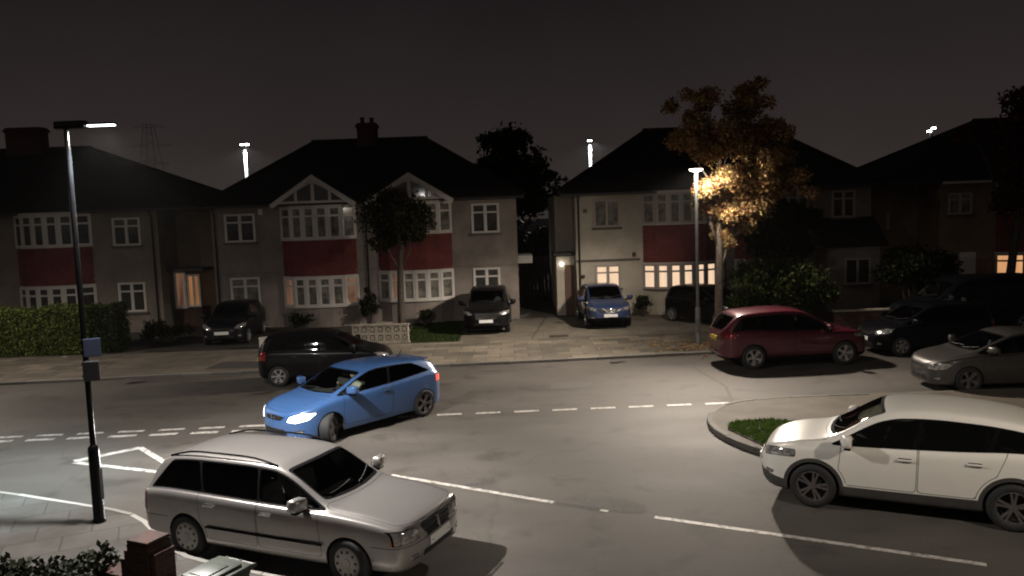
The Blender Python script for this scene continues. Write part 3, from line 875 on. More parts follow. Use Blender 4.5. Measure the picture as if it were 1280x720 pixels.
# ------------------------------------------------------------------ setting materials
def asphalt_mat():
    m = bpy.data.materials.new('asphalt')
    nt, N, L = nodes(m); b = N['Principled BSDF']
    b.inputs['Specular IOR Level'].default_value = 0.35
    tc = N.new('ShaderNodeTexCoord')
    big = N.new('ShaderNodeTexNoise'); big.inputs['Scale'].default_value = 0.32; big.inputs['Detail'].default_value = 5; big.inputs['Roughness'].default_value = 0.6
    mpb = N.new('ShaderNodeMapping'); mpb.inputs['Scale'].default_value = (0.6, 1.5, 1)
    mpb.inputs['Rotation'].default_value = (0, 0, 0.35)
    L.new(tc.outputs['Object'], mpb.inputs['Vector']); L.new(mpb.outputs['Vector'], big.inputs['Vector'])
    r1 = N.new('ShaderNodeValToRGB')
    r1.color_ramp.elements[0].position = 0.30; r1.color_ramp.elements[0].color = (0.060, 0.053, 0.0465, 1)
    r1.color_ramp.elements[1].position = 0.68; r1.color_ramp.elements[1].color = (0.112, 0.101, 0.090, 1)
    L.new(big.outputs['Fac'], r1.inputs['Fac'])
    fine = N.new('ShaderNodeTexNoise'); fine.inputs['Scale'].default_value = 42; fine.inputs['Detail'].default_value = 6; fine.inputs['Roughness'].default_value = 0.8
    L.new(tc.outputs['Object'], fine.inputs['Vector'])
    r2 = N.new('ShaderNodeValToRGB')
    r2.color_ramp.elements[0].position = 0.3; r2.color_ramp.elements[0].color = (0.62, 0.62, 0.62, 1)
    r2.color_ramp.elements[1].position = 0.7; r2.color_ramp.elements[1].color = (1.25, 1.24, 1.22, 1)
    L.new(fine.outputs['Fac'], r2.inputs['Fac'])
    mx = N.new('ShaderNodeMix'); mx.data_type = 'RGBA'; mx.blend_type = 'MULTIPLY'; mx.inputs['Factor'].default_value = 1
    L.new(r1.outputs['Color'], mx.inputs['A']); L.new(r2.outputs['Color'], mx.inputs['B'])
    # cracks and sealed joints
    vo = N.new('ShaderNodeTexVoronoi'); vo.feature = 'DISTANCE_TO_EDGE'; vo.inputs['Scale'].default_value = 0.21
    wn = N.new('ShaderNodeTexNoise'); wn.inputs['Scale'].default_value = 1.1; wn.inputs['Detail'].default_value = 5
    L.new(tc.outputs['Object'], wn.inputs['Vector'])
    ad = N.new('ShaderNodeMix'); ad.data_type = 'RGBA'; ad.blend_type = 'ADD'; ad.inputs['Factor'].default_value = 0.9
    L.new(tc.outputs['Object'], ad.inputs['A']); L.new(wn.outputs['Color'], ad.inputs['B'])
    L.new(ad.outputs['Result'], vo.inputs['Vector'])
    cr = N.new('ShaderNodeMapRange'); cr.inputs['From Min'].default_value = 0.0; cr.inputs['From Max'].default_value = 0.008
    cr.inputs['To Min'].default_value = 0.55; cr.inputs['To Max'].default_value = 1.0
    L.new(vo.outputs['Distance'], cr.inputs['Value'])
    m2 = N.new('ShaderNodeMix'); m2.data_type = 'RGBA'; m2.blend_type = 'MULTIPLY'; m2.inputs['Factor'].default_value = 0.35
    L.new(mx.outputs['Result'], m2.inputs['A']); L.new(cr.outputs['Result'], m2.inputs['B'])
    # oil and rubber blotches
    ob = N.new('ShaderNodeTexNoise'); ob.inputs['Scale'].default_value = 1.3; ob.inputs['Detail'].default_value = 3
    L.new(tc.outputs['Object'], ob.inputs['Vector'])
    r3 = N.new('ShaderNodeValToRGB')
    r3.color_ramp.elements[0].position = 0.27; r3.color_ramp.elements[0].color = (0.52, 0.51, 0.50, 1)
    r3.color_ramp.elements[1].position = 0.44; r3.color_ramp.elements[1].color = (1, 1, 1, 1)
    L.new(ob.outputs['Fac'], r3.inputs['Fac'])
    m3 = N.new('ShaderNodeMix'); m3.data_type = 'RGBA'; m3.blend_type = 'MULTIPLY'; m3.inputs['Factor'].default_value = 0.8
    L.new(m2.outputs['Result'], m3.inputs['A']); L.new(r3.outputs['Color'], m3.inputs['B'])
    L.new(m3.outputs['Result'], b.inputs['Base Color'])
    mr = N.new('ShaderNodeMapRange'); mr.inputs['To Min'].default_value = 0.62; mr.inputs['To Max'].default_value = 0.85
    L.new(big.outputs['Fac'], mr.inputs['Value']); L.new(mr.outputs['Result'], b.inputs['Roughness'])
    bp = N.new('ShaderNodeBump'); bp.inputs['Strength'].default_value = 0.4; bp.inputs['Distance'].default_value = 0.012
    L.new(fine.outputs['Fac'], bp.inputs['Height']); L.new(bp.outputs['Normal'], b.inputs['Normal'])
    return m

def slab_mat(name, c1, c2, mortar, sx=0.62, sy=0.45, msize=0.015, rot=0.0, rough=0.8, off=0.5):
    m = bpy.data.materials.new(name)
    nt, N, L = nodes(m); b = N['Principled BSDF']
    b.inputs['Roughness'].default_value = rough; b.inputs['Specular IOR Level'].default_value = 0.3
    tc = N.new('ShaderNodeTexCoord'); mp = N.new('ShaderNodeMapping')
    mp.inputs['Rotation'].default_value = (0, 0, rot)
    br = N.new('ShaderNodeTexBrick')
    br.inputs['Color1'].default_value = (*c1, 1); br.inputs['Color2'].default_value = (*c2, 1); br.inputs['Mortar'].default_value = (*mortar, 1)
    br.inputs['Scale'].default_value = 1.0; br.inputs['Brick Width'].default_value = sx; br.inputs['Row Height'].default_value = sy
    br.inputs['Mortar Size'].default_value = msize; br.offset = off
    L.new(tc.outputs['Object'], mp.inputs['Vector']); L.new(mp.outputs['Vector'], br.inputs['Vector'])
    n = N.new('ShaderNodeTexNoise'); n.inputs['Scale'].default_value = 1.2; n.inputs['Detail'].default_value = 8; n.inputs['Roughness'].default_value = 0.7
    L.new(tc.outputs['Object'], n.inputs['Vector'])
    r = N.new('ShaderNodeValToRGB')
    r.color_ramp.elements[0].position = 0.3; r.color_ramp.elements[0].color = (0.6, 0.58, 0.55, 1)
    r.color_ramp.elements[1].position = 0.68; r.color_ramp.elements[1].color = (1.1, 1.1, 1.1, 1)
    L.new(n.outputs['Fac'], r.inputs['Fac'])
    mx = N.new('ShaderNodeMix'); mx.data_type = 'RGBA'; mx.blend_type = 'MULTIPLY'; mx.inputs['Factor'].default_value = 1
    L.new(br.outputs['Color'], mx.inputs['A']); L.new(r.outputs['Color'], mx.inputs['B'])
    L.new(mx.outputs['Result'], b.inputs['Base Color'])
    bp = N.new('ShaderNodeBump'); bp.inputs['Strength'].default_value = 0.5; bp.inputs['Distance'].default_value = 0.01
    L.new(br.outputs['Fac'], bp.inputs['Height']); bp.invert = True
    L.new(bp.outputs['Normal'], b.inputs['Normal'])
    return m

def wall_brick_mat(name, c1, c2, mortar, vert=True, sx=0.225, sy=0.075):
    """courses laid on upright faces: x/y run along the course, z up"""
    m = slab_mat(name, c1, c2, mortar, sx, sy, 0.010)
    nt = m.node_tree; N, L = nt.nodes, nt.links
    mp = next(n for n in N if n.type == 'MAPPING')
    tc = next(n for n in N if n.type == 'TEX_COORD')
    sep = N.new('ShaderNodeSeparateXYZ'); cmb = N.new('ShaderNodeCombineXYZ'); add = N.new('ShaderNodeMath')
    L.new(tc.outputs['Object'], sep.inputs['Vector'])
    L.new(sep.outputs['X'], add.inputs[0]); L.new(sep.outputs['Y'], add.inputs[1])
    L.new(add.outputs['Value'], cmb.inputs['X']); L.new(sep.outputs['Z'], cmb.inputs['Y'])
    L.new(cmb.outputs['Vector'], mp.inputs['Vector'])
    return m

def roadpaint_mat():
    m = bpy.data.materials.new('road_paint')
    nt, N, L = nodes(m); b = N['Principled BSDF']
    b.inputs['Roughness'].default_value = 0.6
    tc = N.new('ShaderNodeTexCoord')
    n = N.new('ShaderNodeTexNoise'); n.inputs['Scale'].default_value = 7; n.inputs['Detail'].default_value = 9; n.inputs['Roughness'].default_value = 0.75
    L.new(tc.outputs['Object'], n.inputs['Vector'])
    r = N.new('ShaderNodeValToRGB')
    r.color_ramp.elements[0].position = 0.39; r.color_ramp.elements[0].color = (0.13, 0.12, 0.11, 1)
    r.color_ramp.elements[1].position = 0.52; r.color_ramp.elements[1].color = (0.52, 0.49, 0.45, 1)
    L.new(n.outputs['Fac'], r.inputs['Fac']); L.new(r.outputs['Color'], b.inputs['Base Color'])
    return m

def leaf_mat(name, cols, trans=0.3, rough=0.6):
    m = bpy.data.materials.new(name)
    nt, N, L = nodes(m); b = N['Principled BSDF']
    b.inputs['Roughness'].default_value = rough
    b.inputs['Specular IOR Level'].default_value = 0.12
    g = N.new('ShaderNodeNewGeometry'); r = N.new('ShaderNodeValToRGB')
    e = r.color_ramp.elements
    while len(e) < len(cols): e.new(0.5)
    for i, c in enumerate(cols):
        e[i].position = i / max(1, len(cols) - 1); e[i].color = (*c, 1)
    L.new(g.outputs['Random Per Island'], r.inputs['Fac'])
    L.new(r.outputs['Color'], b.inputs['Base Color'])
    t = N.new('ShaderNodeBsdfTranslucent'); L.new(r.outputs['Color'], t.inputs['Color'])
    mx = N.new('ShaderNodeMixShader'); mx.inputs['Fac'].default_value = trans
    L.new(b.outputs['BSDF'], mx.inputs[1]); L.new(t.outputs['BSDF'], mx.inputs[2])
    L.new(mx.outputs['Shader'], N['Material Output'].inputs['Surface'])
    return m

MT['asphalt'] = asphalt_mat()
MT['patch'] = mat('asphalt_patch', (0.052, 0.048, 0.045), 0.8, var=0.3, scale=20, bump=0.3, bscale=50)
MT['patch2'] = mat('asphalt_old_patch', (0.072, 0.066, 0.059), 0.8, var=0.25, scale=14, bump=0.3, bscale=50)
MT['paintline'] = roadpaint_mat()
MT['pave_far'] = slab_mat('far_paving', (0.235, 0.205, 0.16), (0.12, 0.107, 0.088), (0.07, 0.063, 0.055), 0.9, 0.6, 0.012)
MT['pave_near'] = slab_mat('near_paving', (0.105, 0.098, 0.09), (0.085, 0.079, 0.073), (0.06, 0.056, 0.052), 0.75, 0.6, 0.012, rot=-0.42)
MT['pave_corner'] = slab_mat('corner_paving', (0.125, 0.106, 0.082), (0.105, 0.09, 0.07), (0.12, 0.11, 0.09), 0.9, 0.6, 0.01, rot=0.5)
MT['kerb_dark'] = mat('dark_kerb_stone', (0.10, 0.09, 0.076), 0.8, island=0.3)  # darker stone tone for the corner kerb
MT['kerb_pale'] = mat('pale_kerb_stone', (0.30, 0.285, 0.26), 0.7, island=0.25)
MT['kerb'] = mat('kerb_stone', (0.185, 0.17, 0.15), 0.75, island=0.3)
MT['drive'] = slab_mat('drive_concrete', (0.19, 0.167, 0.135), (0.14, 0.125, 0.105), (0.10, 0.09, 0.08), 2.2, 1.6, 0.01)
MT['drive_dark'] = slab_mat('drive_dark', (0.048, 0.042, 0.036), (0.04, 0.036, 0.032), (0.05, 0.045, 0.04), 0.9, 0.9, 0.01)
MT['soil'] = mat('soil', (0.06, 0.05, 0.04), 0.95, var=0.4, scale=2.0, bump=0.5)
MT['lawn'] = mat('lawn', (0.03, 0.04, 0.014), 0.9, var=0.4, scale=5)
MT['render'] = mat('pebbledash', (0.20, 0.17, 0.142), 0.9, var=0.28, scale=0.8, bump=0.9, bscale=70)
MT['render_pale'] = mat('pebbledash_pale', (0.225, 0.192, 0.168), 0.9, var=0.28, scale=0.8, bump=0.9, bscale=70)
MT['white_wall'] = mat('cream_wall', (0.43, 0.385, 0.315), 0.85, var=0.2, scale=0.8, bump=0.4, bscale=70)
MT['brown_wall'] = mat('brown_wall', (0.20, 0.145, 0.10), 0.9, var=0.2, scale=1.2, bump=0.9, bscale=70)
MT['red_tile'] = wall_brick_mat('red_hung_tiles', (0.19, 0.047, 0.046), (0.165, 0.041, 0.040), (0.12, 0.031, 0.03), sx=0.17, sy=0.11)
MT['roof'] = wall_brick_mat('roof_tiles', (0.030, 0.024, 0.022), (0.020, 0.016, 0.015), (0.006, 0.005, 0.005), sx=0.2, sy=0.14)
MT['brick'] = wall_brick_mat('garden_brick', (0.085, 0.032, 0.024), (0.05, 0.022, 0.018), (0.06, 0.05, 0.042))
MT['chimney'] = wall_brick_mat('chimney_brick', (0.09, 0.035, 0.025), (0.06, 0.025, 0.02), (0.05, 0.04, 0.035))
MT['frame'] = mat('white_upvc', (0.56, 0.53, 0.49), 0.45, var=0.06, scale=2)
MT['frame_grey'] = mat('taupe_frame', (0.36, 0.32, 0.28), 0.5)
MT['sill'] = mat('dark_sill', (0.10, 0.085, 0.07), 0.7)
MT['gutter'] = mat('black_gutter', (0.02, 0.02, 0.02), 0.5)
MT['pale_board'] = mat('pale_board', (0.50, 0.47, 0.42), 0.6, var=0.1, scale=2)
MT['pane'] = mat('dark_pane', (0.045, 0.043, 0.04), 0.08, var=0.6, scale=1.6)
MT['pane_net'] = mat('net_curtain_pane', (0.15, 0.14, 0.12), 0.10, var=0.75, scale=3.5)
MT['pane_lit'] = curtain_mat('lit_curtain', (1.0, 0.70, 0.47), 0.95, 0.15)
MT['pane_lit_dim'] = curtain_mat('lit_curtain_dim', (0.85, 0.42, 0.25), 0.16, 0.75)
MT['pane_orange'] = curtain_mat('lit_orange', (1.0, 0.42, 0.15), 0.28, 0.4)
MT['pane_right'] = curtain_mat('lit_orange_bright', (1.0, 0.50, 0.22), 0.75, 0.2)
MT['door_white'] = mat('white_door', (0.6, 0.58, 0.54), 0.4)
MT['door_brown'] = mat('brown_door', (0.10, 0.05, 0.03), 0.5)
MT['bark'] = mat('bark', (0.17, 0.14, 0.115), 0.9, var=0.5, scale=7, bump=1.0, bscale=25)
MT['bark_dark'] = mat('bark_dark', (0.06, 0.048, 0.04), 0.9, var=0.4, scale=7, bump=1.0, bscale=25)
MT['steel_black'] = mat('black_painted_steel', (0.0022, 0.002, 0.0022), 0.22, 0.0, spec=0.22, var=0.25, scale=5)
MT['steel_grey'] = mat('galvanised_steel', (0.17, 0.17, 0.165), 0.45, 0.3, var=0.15, scale=5)
MT['lens_left'] = emit_mat('lantern_lens_cool', (0.93, 0.97, 1.0), 9.0)
MT['lens_right'] = emit_mat('lantern_lens_warm', (1.0, 0.90, 0.74), 14.0)
MT['lens_far'] = emit_mat('lantern_lens_far', (0.97, 0.98, 1.0), 26.0)
MT['bulb'] = emit_mat('porch_bulb', (1.0, 0.93, 0.8), 16.0)
MT['leaf_autumn'] = leaf_mat('autumn_leaves', [(0.12, 0.09, 0.03), (0.30, 0.21, 0.07), (0.44, 0.28, 0.12), (0.36, 0.15, 0.09), (0.12, 0.04, 0.025), (0.28, 0.25, 0.09), (0.52, 0.38, 0.21), (0.38, 0.23, 0.15)], 0.3)
MT['leaf_red'] = leaf_mat('dark_red_leaves', [(0.05, 0.014, 0.010), (0.08, 0.022, 0.014), (0.045, 0.022, 0.012)], 0.2)
MT['leaf_dark'] = leaf_mat('dark_leaves', [(0.010, 0.013, 0.006), (0.018, 0.022, 0.009), (0.014, 0.015, 0.007)], 0.1)
MT['leaf_bush'] = leaf_mat('bush_leaves', [(0.018, 0.028, 0.008), (0.032, 0.044, 0.011), (0.045, 0.053, 0.016)], 0.2)
MT['leaf_hedge'] = leaf_mat('hedge_leaves', [(0.075, 0.10, 0.022), (0.11, 0.14, 0.032), (0.15, 0.175, 0.05)], 0.25)
MT['leaf_small'] = leaf_mat('small_tree_leaves', [(0.014, 0.016, 0.007), (0.026, 0.027, 0.011), (0.032, 0.030, 0.013)], 0.15)
MT['grassblade'] = leaf_mat('grass_blades', [(0.035, 0.075, 0.012), (0.065, 0.115, 0.02), (0.09, 0.13, 0.03)], 0.25)
MT['grass_dark'] = leaf_mat('lawn_blades', [(0.016, 0.030, 0.006), (0.028, 0.046, 0.010), (0.036, 0.05, 0.014)], 0.2)
MT['wood_core'] = mat('shaded_twigs', (0.02, 0.02, 0.012), 0.95)
MT['bin'] = mat('bin_plastic', (0.035, 0.045, 0.032), 0.42, var=0.3, scale=5)
MT['stone'] = mat('screen_block', (0.36, 0.32, 0.26), 0.85, var=0.3, scale=6, bump=0.4)
MT['white_plastic'] = mat('white_plastic', (0.62, 0.58, 0.52), 0.5)
MT['sign_blue'] = mat('sign_back', (0.045, 0.055, 0.10), 0.5, 0.3)
MT['sign_grey'] = mat('sign_grey', (0.10, 0.10, 0.11), 0.5, 0.3)

# ------------------------------------------------------------------ ground, road, pavements
def struct(name, o):
    o.name = name; o['kind'] = 'structure'
    return o

def tess(poly):
    from mathutils.geometry import tessellate_polygon
    return tessellate_polygon([[Vector((x, y, 0)) for x, y in poly]])

def up_faces(vs, tris):
    out = []
    for t in tris:
        a, b, c = (Vector(vs[i]) for i in t)
        out.append(tuple(t) if (b - a).cross(c - a).z > 0 else tuple(t)[::-1])
    return out

def sheet(name, poly, z, m):
    vs = [(x, y, z) for x, y in poly]
    return struct(name, raw(name, vs, up_faces(vs, tess(poly)), [m]))

def slab(name, poly, z0, z1, m):
    n = len(poly)
    vs = [(x, y, z1) for x, y in poly] + [(x, y, z0) for x, y in poly]
    fs = up_faces(vs, tess(poly)) + [(i, n + i, n + (i + 1) % n, (i + 1) % n) for i in range(n)]
    return struct(name, raw(name, vs, fs, [m]))

def offset_line(pts, d):
    out = []
    for i, p in enumerate(pts):
        a = Vector(pts[max(0, i - 1)]); b = Vector(pts[min(len(pts) - 1, i + 1)])
        t = (b - a).normalized(); n = Vector((-t.y, t.x))
        out.append((p[0] + n.x * d, p[1] + n.y * d))
    return out

def strip(name, pts, d0, d1, z0, z1, m, stone=0.915, gap=0.010):
    """a run of kerb stones laid end to end along a line"""
    rg = random.Random(len(pts) * 7 + int(abs(pts[0][1]) * 10))
    P = [Vector(p) for p in pts]
    cum = [0.0]
    for a, b in zip(P, P[1:]): cum.append(cum[-1] + (b - a).length)
    def at(s):
        s = min(max(s, 0), cum[-1] - 1e-4)
        k = max(i for i in range(len(cum) - 1) if cum[i] <= s)
        t = (P[k + 1] - P[k]).normalized()
        return P[k] + t * (s - cum[k]), Vector((-t.y, t.x))
    vs, fs = [], []
    s = 0.0
    while s < cum[-1] - 0.05:
        e = min(s + stone - gap, cum[-1])
        mid, _ = at((s + e) / 2)
        if abs(mid.x) > 24 or mid.y < 2: e = min(s + 6 - gap, cum[-1])
        dz = rg.uniform(-.005, .005); dn = rg.uniform(-.006, .006)
        b = len(vs)
        n = max(1, int((e - s) / 0.31)) if e - s < 2 else 1
        for q in range(n + 1):
            p, nn = at(s + (e - s) * q / n)
            for d, z in ((d0 + dn, z0), (d0 + dn, z1 - .012 + dz), (d0 + dn + (.012 if d1 > d0 else -.012), z1 + dz), (d1, z1 + dz), (d1, z0)):
                vs.append((p.x + nn.x * d, p.y + nn.y * d, z))
        for q in range(n):
            for k in range(4):
                o = b + q * 5 + k
                fs.append((o, o + 5, o + 6, o + 1))
        fs.append(tuple(b + k for k in range(5))); fs.append(tuple(b + n * 5 + k for k in range(4, -1, -1)))
        s = e + gap
    o = raw(name, vs, fs, [m])
    bm = bmesh.new(); bm.from_mesh(o.data); bmesh.ops.recalc_face_normals(bm, faces=bm.faces); bm.to_mesh(o.data); bm.free()
    return struct(name, o)

def smoothline(pts, n=2):
    p = [np.array(q, float) for q in pts]
    for _ in range(n): p = chaikin(p)
    return [tuple(q) for q in p]

sheet('ground', [(-700, -700), (700, -700), (700, 700), (-700, 700)], -0.03, MT['soil'])
sheet('road', [(-70, -12), (70, -12), (70, 27.5), (-70, 27.5)], 0.0, MT['asphalt'])

far_kerb = smoothline([(-70, 20.5), (-30, 22.9), (-18, 23.7), (-13, 23.95), (-9.8, 24.3), (-2, 24.3), (1.4, 24.5), (6, 24.85), (12, 25.3), (30, 26.8), (70, 31)])
strip('far_kerb', far_kerb, 0.0, 0.13, -0.02, 0.085, MT['kerb'])
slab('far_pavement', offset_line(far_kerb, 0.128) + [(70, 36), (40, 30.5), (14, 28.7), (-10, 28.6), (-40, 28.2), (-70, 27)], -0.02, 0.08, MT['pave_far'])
slab('forecourt', [(-70, 27), (-40, 28.2), (-10, 28.6), (14, 28.7), (40, 30.5), (70, 36), (70, 60), (-70, 60)], -0.02, 0.078, MT['soil'])
sheet('dark_driveway', [(-13.4, 28.66), (-8.6, 28.67), (-8.6, 34.4), (-13.2, 38), (-15.3, 36)], 0.084, MT['drive_dark'])
sheet('paved_driveway', [(-1.95, 28.65), (0.62, 28.65), (1.6, 36.2), (-1.95, 34.4)], 0.084, MT['drive'])
sheet('wide_driveway', [(0.66, 28.65), (9.1, 28.70), (9.1, 34.4), (1.7, 36.2)], 0.086, MT['drive'])
sheet('side_passage', [(0.32, 34.45), (2.75, 34.45), (2.0, 46), (0.32, 46)], 0.09, MT['drive_dark'])
sheet('crossover_path', [(-13.2, 24.15), (-9.0, 24.5), (-8.7, 28.6), (-13.6, 28.55)], 0.0835, MT['drive'])
sheet('far_pavement_patch', [(-9.8, 24.9), (-6.5, 24.75), (-6.4, 25.9), (-9.6, 26.1)], 0.0838, MT['patch'])

near_kerb = smoothline([(-60, 26), (-30, 19.8), (-16, 15.7), (-12, 14.55), (-9.15, 13.70), (-7.9, 13.15), (-6.9, 12.72), (-5.95, 12.25), (-5.25, 11.35), (-4.72, 10.68), (-3.7, 10.15), (-2.3, 9.52), (0, 8.5), (6, 6.0), (16, 1.8), (30, -4)])
strip('near_kerb', near_kerb, 0.0, -0.085, -0.02, 0.105, MT['kerb_pale'])
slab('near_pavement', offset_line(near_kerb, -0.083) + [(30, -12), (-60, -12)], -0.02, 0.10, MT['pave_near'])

corner_kerb = smoothline([(70, 17.6), (30, 18.3), (12, 18.52), (7.4, 18.56), (5.9, 18.5), (4.95, 18.25), (4.25, 17.45), (3.98, 16.5), (4.02, 15.6), (4.4, 14.55), (5.1, 13.72), (6.1, 13.08), (8.5, 11.9), (14, 9.2), (30, 1.2), (60, -12)])
strip('corner_kerb', corner_kerb, 0.0, 0.13, -0.02, 0.11, MT['kerb_dark'])
slab('corner_pavement', offset_line(corner_kerb, 0.128) + [(70, -12)], -0.02, 0.105, MT['pave_corner'])
verge = [(4.27, 15.85), (4.36, 16.25), (4.62, 16.45), (5.4, 16.5), (6.3, 15.9), (7.6, 14.6), (8.2, 13.0), (6.4, 13.55), (5.35, 13.95), (4.62, 14.65)]
slab('grass_verge', verge, 0.09, 0.125, MT['soil'])

def grass(name, poly, n, h, z, m=None):
    xs = [p[0] for p in poly]; ys = [p[1] for p in poly]
    V, F = [], []
    pa = np.array(poly)
    rng = np.random.default_rng(5)
    q = np.stack([rng.uniform(min(xs), max(xs), n * 3), rng.uniform(min(ys), max(ys), n * 3)], 1)
    q = q[sdf_poly(q[:, 0], q[:, 1], poly) < -0.02][:n]
    for x, y in q:
        a = rng.uniform(0, 2 * PI); hh = h * rng.uniform(0.5, 1.3); w_ = 0.012 + 0.012 * rng.random()
        lx, ly = rng.normal(0, 0.35 * hh, 2)
        i = len(V)
        V += [(x - math.cos(a) * w_, y - math.sin(a) * w_, z), (x + math.cos(a) * w_, y + math.sin(a) * w_, z), (x + lx, y + ly, z + hh)]
        F.append((i, i + 1, i + 2))
    o = raw(name, V, F, [m or MT['grassblade']])
    o['kind'] = 'stuff'
    return o
tag(grass('grass', verge, 9000, 0.06, 0.122), 'short green grass on the corner verge', 'grass')
lawn = [(-4.0, 28.75), (-2.0, 28.75), (-2.0, 34.3), (-4.2, 34.3)]
sheet('front_lawn', lawn, 0.085, MT['lawn'])
tag(grass('grass', lawn, 9000, 0.05, 0.085, MT['grass_dark']), 'dark green lawn beside the black car on its driveway', 'grass')

# painted markings
def dash(name, a, b, w_, z=0.004):
    a, b = Vector(a), Vector(b)
    t = (b - a).normalized(); n = Vector((-t.y, t.x)) * w_ / 2
    return sheet(name, [tuple(a - n), tuple(b - n), tuple(b + n), tuple(a + n)], z, MT['paintline'])

def dashes(name, pts, pitch, ln, w_, start=0.0):
    pts = [Vector(p) for p in pts]
    seg = [(b - a).length for a, b in zip(pts, pts[1:])]
    def at(s):
        for a, b, l in zip(pts, pts[1:], seg):
            if s <= l: return a + (b - a) * (s / l)
            s -= l
        return pts[-1]
    s = start
    while s + ln < sum(seg):
        dash(name, at(s), at(s + ln), w_); s += pitch
dashes('give_way_line', [(-16.3, 17.44), (-11.63, 17.66), (-5.7, 17.93), (-1.9, 18.33), (5.6, 18.52)], 0.90, 0.58, 0.145, 0.08)
dashes('give_way_line', [(-16.3, 17.12), (-11.4, 17.32), (-5.0, 17.53)], 0.90, 0.60, 0.16, 0.05)
dash('centre_line', (-2.30, 14.05), (0.54, 12.40), 0.10)
dash('centre_line', (2.02, 11.64), (5.85, 9.69), 0.10)
dash('centre_line', (7.3, 8.95), (11.0, 7.05), 0.10)
dash('centre_line', (1.24, 12.0), (1.36, 11.94), 0.07)
dash('give_way_triangle_line', (-8.85, 15.60), (-7.90, 16.42), 0.20)
dash('give_way_triangle_line', (-7.93, 16.45), (-6.2, 14.5), 0.13, 0.0045)
dash('give_way_triangle_line', (-8.80, 15.52), (-6.15, 14.45), 0.13, 0.005)
sheet('road_patch', smoothline([(0.95, 12.3), (1.2, 12.62), (1.6, 12.55), (2.0, 12.1), (1.9, 11.78), (1.45, 11.9), (0.95, 12.3)]), 0.003, MT['patch2'])
sheet('road_patch', [(0.56, 12.34), (0.60, 12.42), (1.25, 12.08), (1.22, 11.98)], 0.0035, MT['patch'])
sheet('road_patch', [(-0.95, 13.3), (-0.9, 13.42), (-0.55, 13.46), (-0.6, 13.36)], 0.003, MT['patch'])

sheet('road_seam', [(5.15, 22.9), (5.21, 22.9), (5.45, 20.3), (5.2, 18.75), (5.12, 18.75), (5.38, 20.3)], 0.003, MT['patch'])
sheet('road_patch', [(-4.6, 19.6), (-1.4, 19.9), (-1.2, 20.9), (-4.3, 20.7)], 0.0028, MT['patch2'])
sheet('road_patch', [(0.9, 20.6), (2.1, 20.7), (2.15, 21.5), (0.95, 21.45)], 0.0028, MT['patch2'])
for gx, gy, rz_ in ((2.9, 24.15, 0.05), (-11.5, 23.6, 0.16)):
    g = sheet('road_gully', [(gx, gy), (gx + .5, gy + .5 * rz_), (gx + .5 - .4 * rz_, gy + .4 + .5 * rz_ - .55), (gx, gy - .35)][::-1], 0.0045, MT['grille'])

# ------------------------------------------------------------------ buildings
def local(a, b, z0):
    """frame with x from a to b, -y outward (towards the street), z up"""
    a, b = Vector((*a, 0)), Vector((*b, 0))
    x = (b - a).normalized(); y = Vector((-x.y, x.x, 0))
    M = Matrix(((x.x, y.x, 0, a.x), (x.y, y.y, 0, a.y), (0, 0, 1, z0), (0, 0, 0, 1)))
    return M, (b - a).length

def win_into(bf, bp, a, b, z0, z1, cols, transom=0.27, bar=0.082, depth=0.09, proud=0.05):
    """frame bars into bf, glass sheet into bp"""
    M, w_ = local(a, b, z0); h = z1 - z0
    y0, y1 = -proud, depth - proud
    xs = [0.0]
    box(bf, 0, bar, y0, y1, 0, h, 0.006, 0, M); box(bf, w_ - bar, w_, y0, y1, 0, h, 0.006, 0, M)
    box(bf, bar, w_ - bar, y0, y1, 0, bar, 0.006, 0, M); box(bf, bar, w_ - bar, y0, y1, h - bar, h, 0.006, 0, M)
    iw = w_ - 2 * bar
    for k in range(1, cols):
        x = bar + iw * k / cols
        box(bf, x - bar * 0.55, x + bar * 0.55, y0 + 0.004, y1 - 0.004, bar, h - bar, 0.005, 0, M)
    if transom:
        zt = h - bar - (h - 2 * bar) * transom
        for k in range(cols):
            xa = bar + iw * k / cols + (bar * 0.55 if k else 0); xb = bar + iw * (k + 1) / cols - (bar * 0.55 if k < cols - 1 else 0)
            box(bf, xa, xb, y0 + 0.008, y1 - 0.008, zt - bar * 0.42, zt + bar * 0.42, 0.004, 0, M)
            # opening casement lip
            for (za, zb) in ((bar, zt - bar * 0.42), (zt + bar * 0.42, h - bar)):
                l = 0.022
                box(bf, xa, xa + l, y0 + 0.02, y0 + 0.05, za, zb, 0, 0, M); box(bf, xb - l, xb, y0 + 0.02, y0 + 0.05, za, zb, 0, 0, M)
    vs = [bp.verts.new(M @ Vector(p)) for p in ((bar * 0.6, y0 + 0.042, bar * 0.6), (w_ - bar * 0.6, y0 + 0.042, bar * 0.6), (w_ - bar * 0.6, y0 + 0.042, h - bar * 0.6), (bar * 0.6, y0 + 0.042, h - bar * 0.6))]
    bp.faces.new(vs)

def window(parent, x0, x1, z0, z1, Y, cols=2, pm='pane', fm='frame', transom=0.27, sill=True, label=None):
    bf, bp = bmesh.new(), bmesh.new()
    win_into(bf, bp, (x0, Y), (x1, Y), z0, z1, cols, transom)
    f = obj('window', bf, MT[fm], parent)
    if label: f['label'] = label
    obj('pane', bp, MT[pm], f)
    if sill:
        bm = bmesh.new(); box(bm, x0 - 0.07, x1 + 0.07, Y - 0.13, Y + 0.02, z0 - 0.085, z0 - 0.004, 0.01)
        obj('sill', bm, MT['sill'], f)
    return f

def arc_pts(xc, w_, Y, s, n=6):
    """bow plan: n facets from left to right bulging to -y by s"""
    out = []
    for k in range(n + 1):
        t = -1 + 2 * k / n
        out.append((xc + w_ / 2 * t, Y - s * math.cos(t * PI / 2) ** 0.6 if abs(t) < 0.999 else Y + 0.02))
    return out

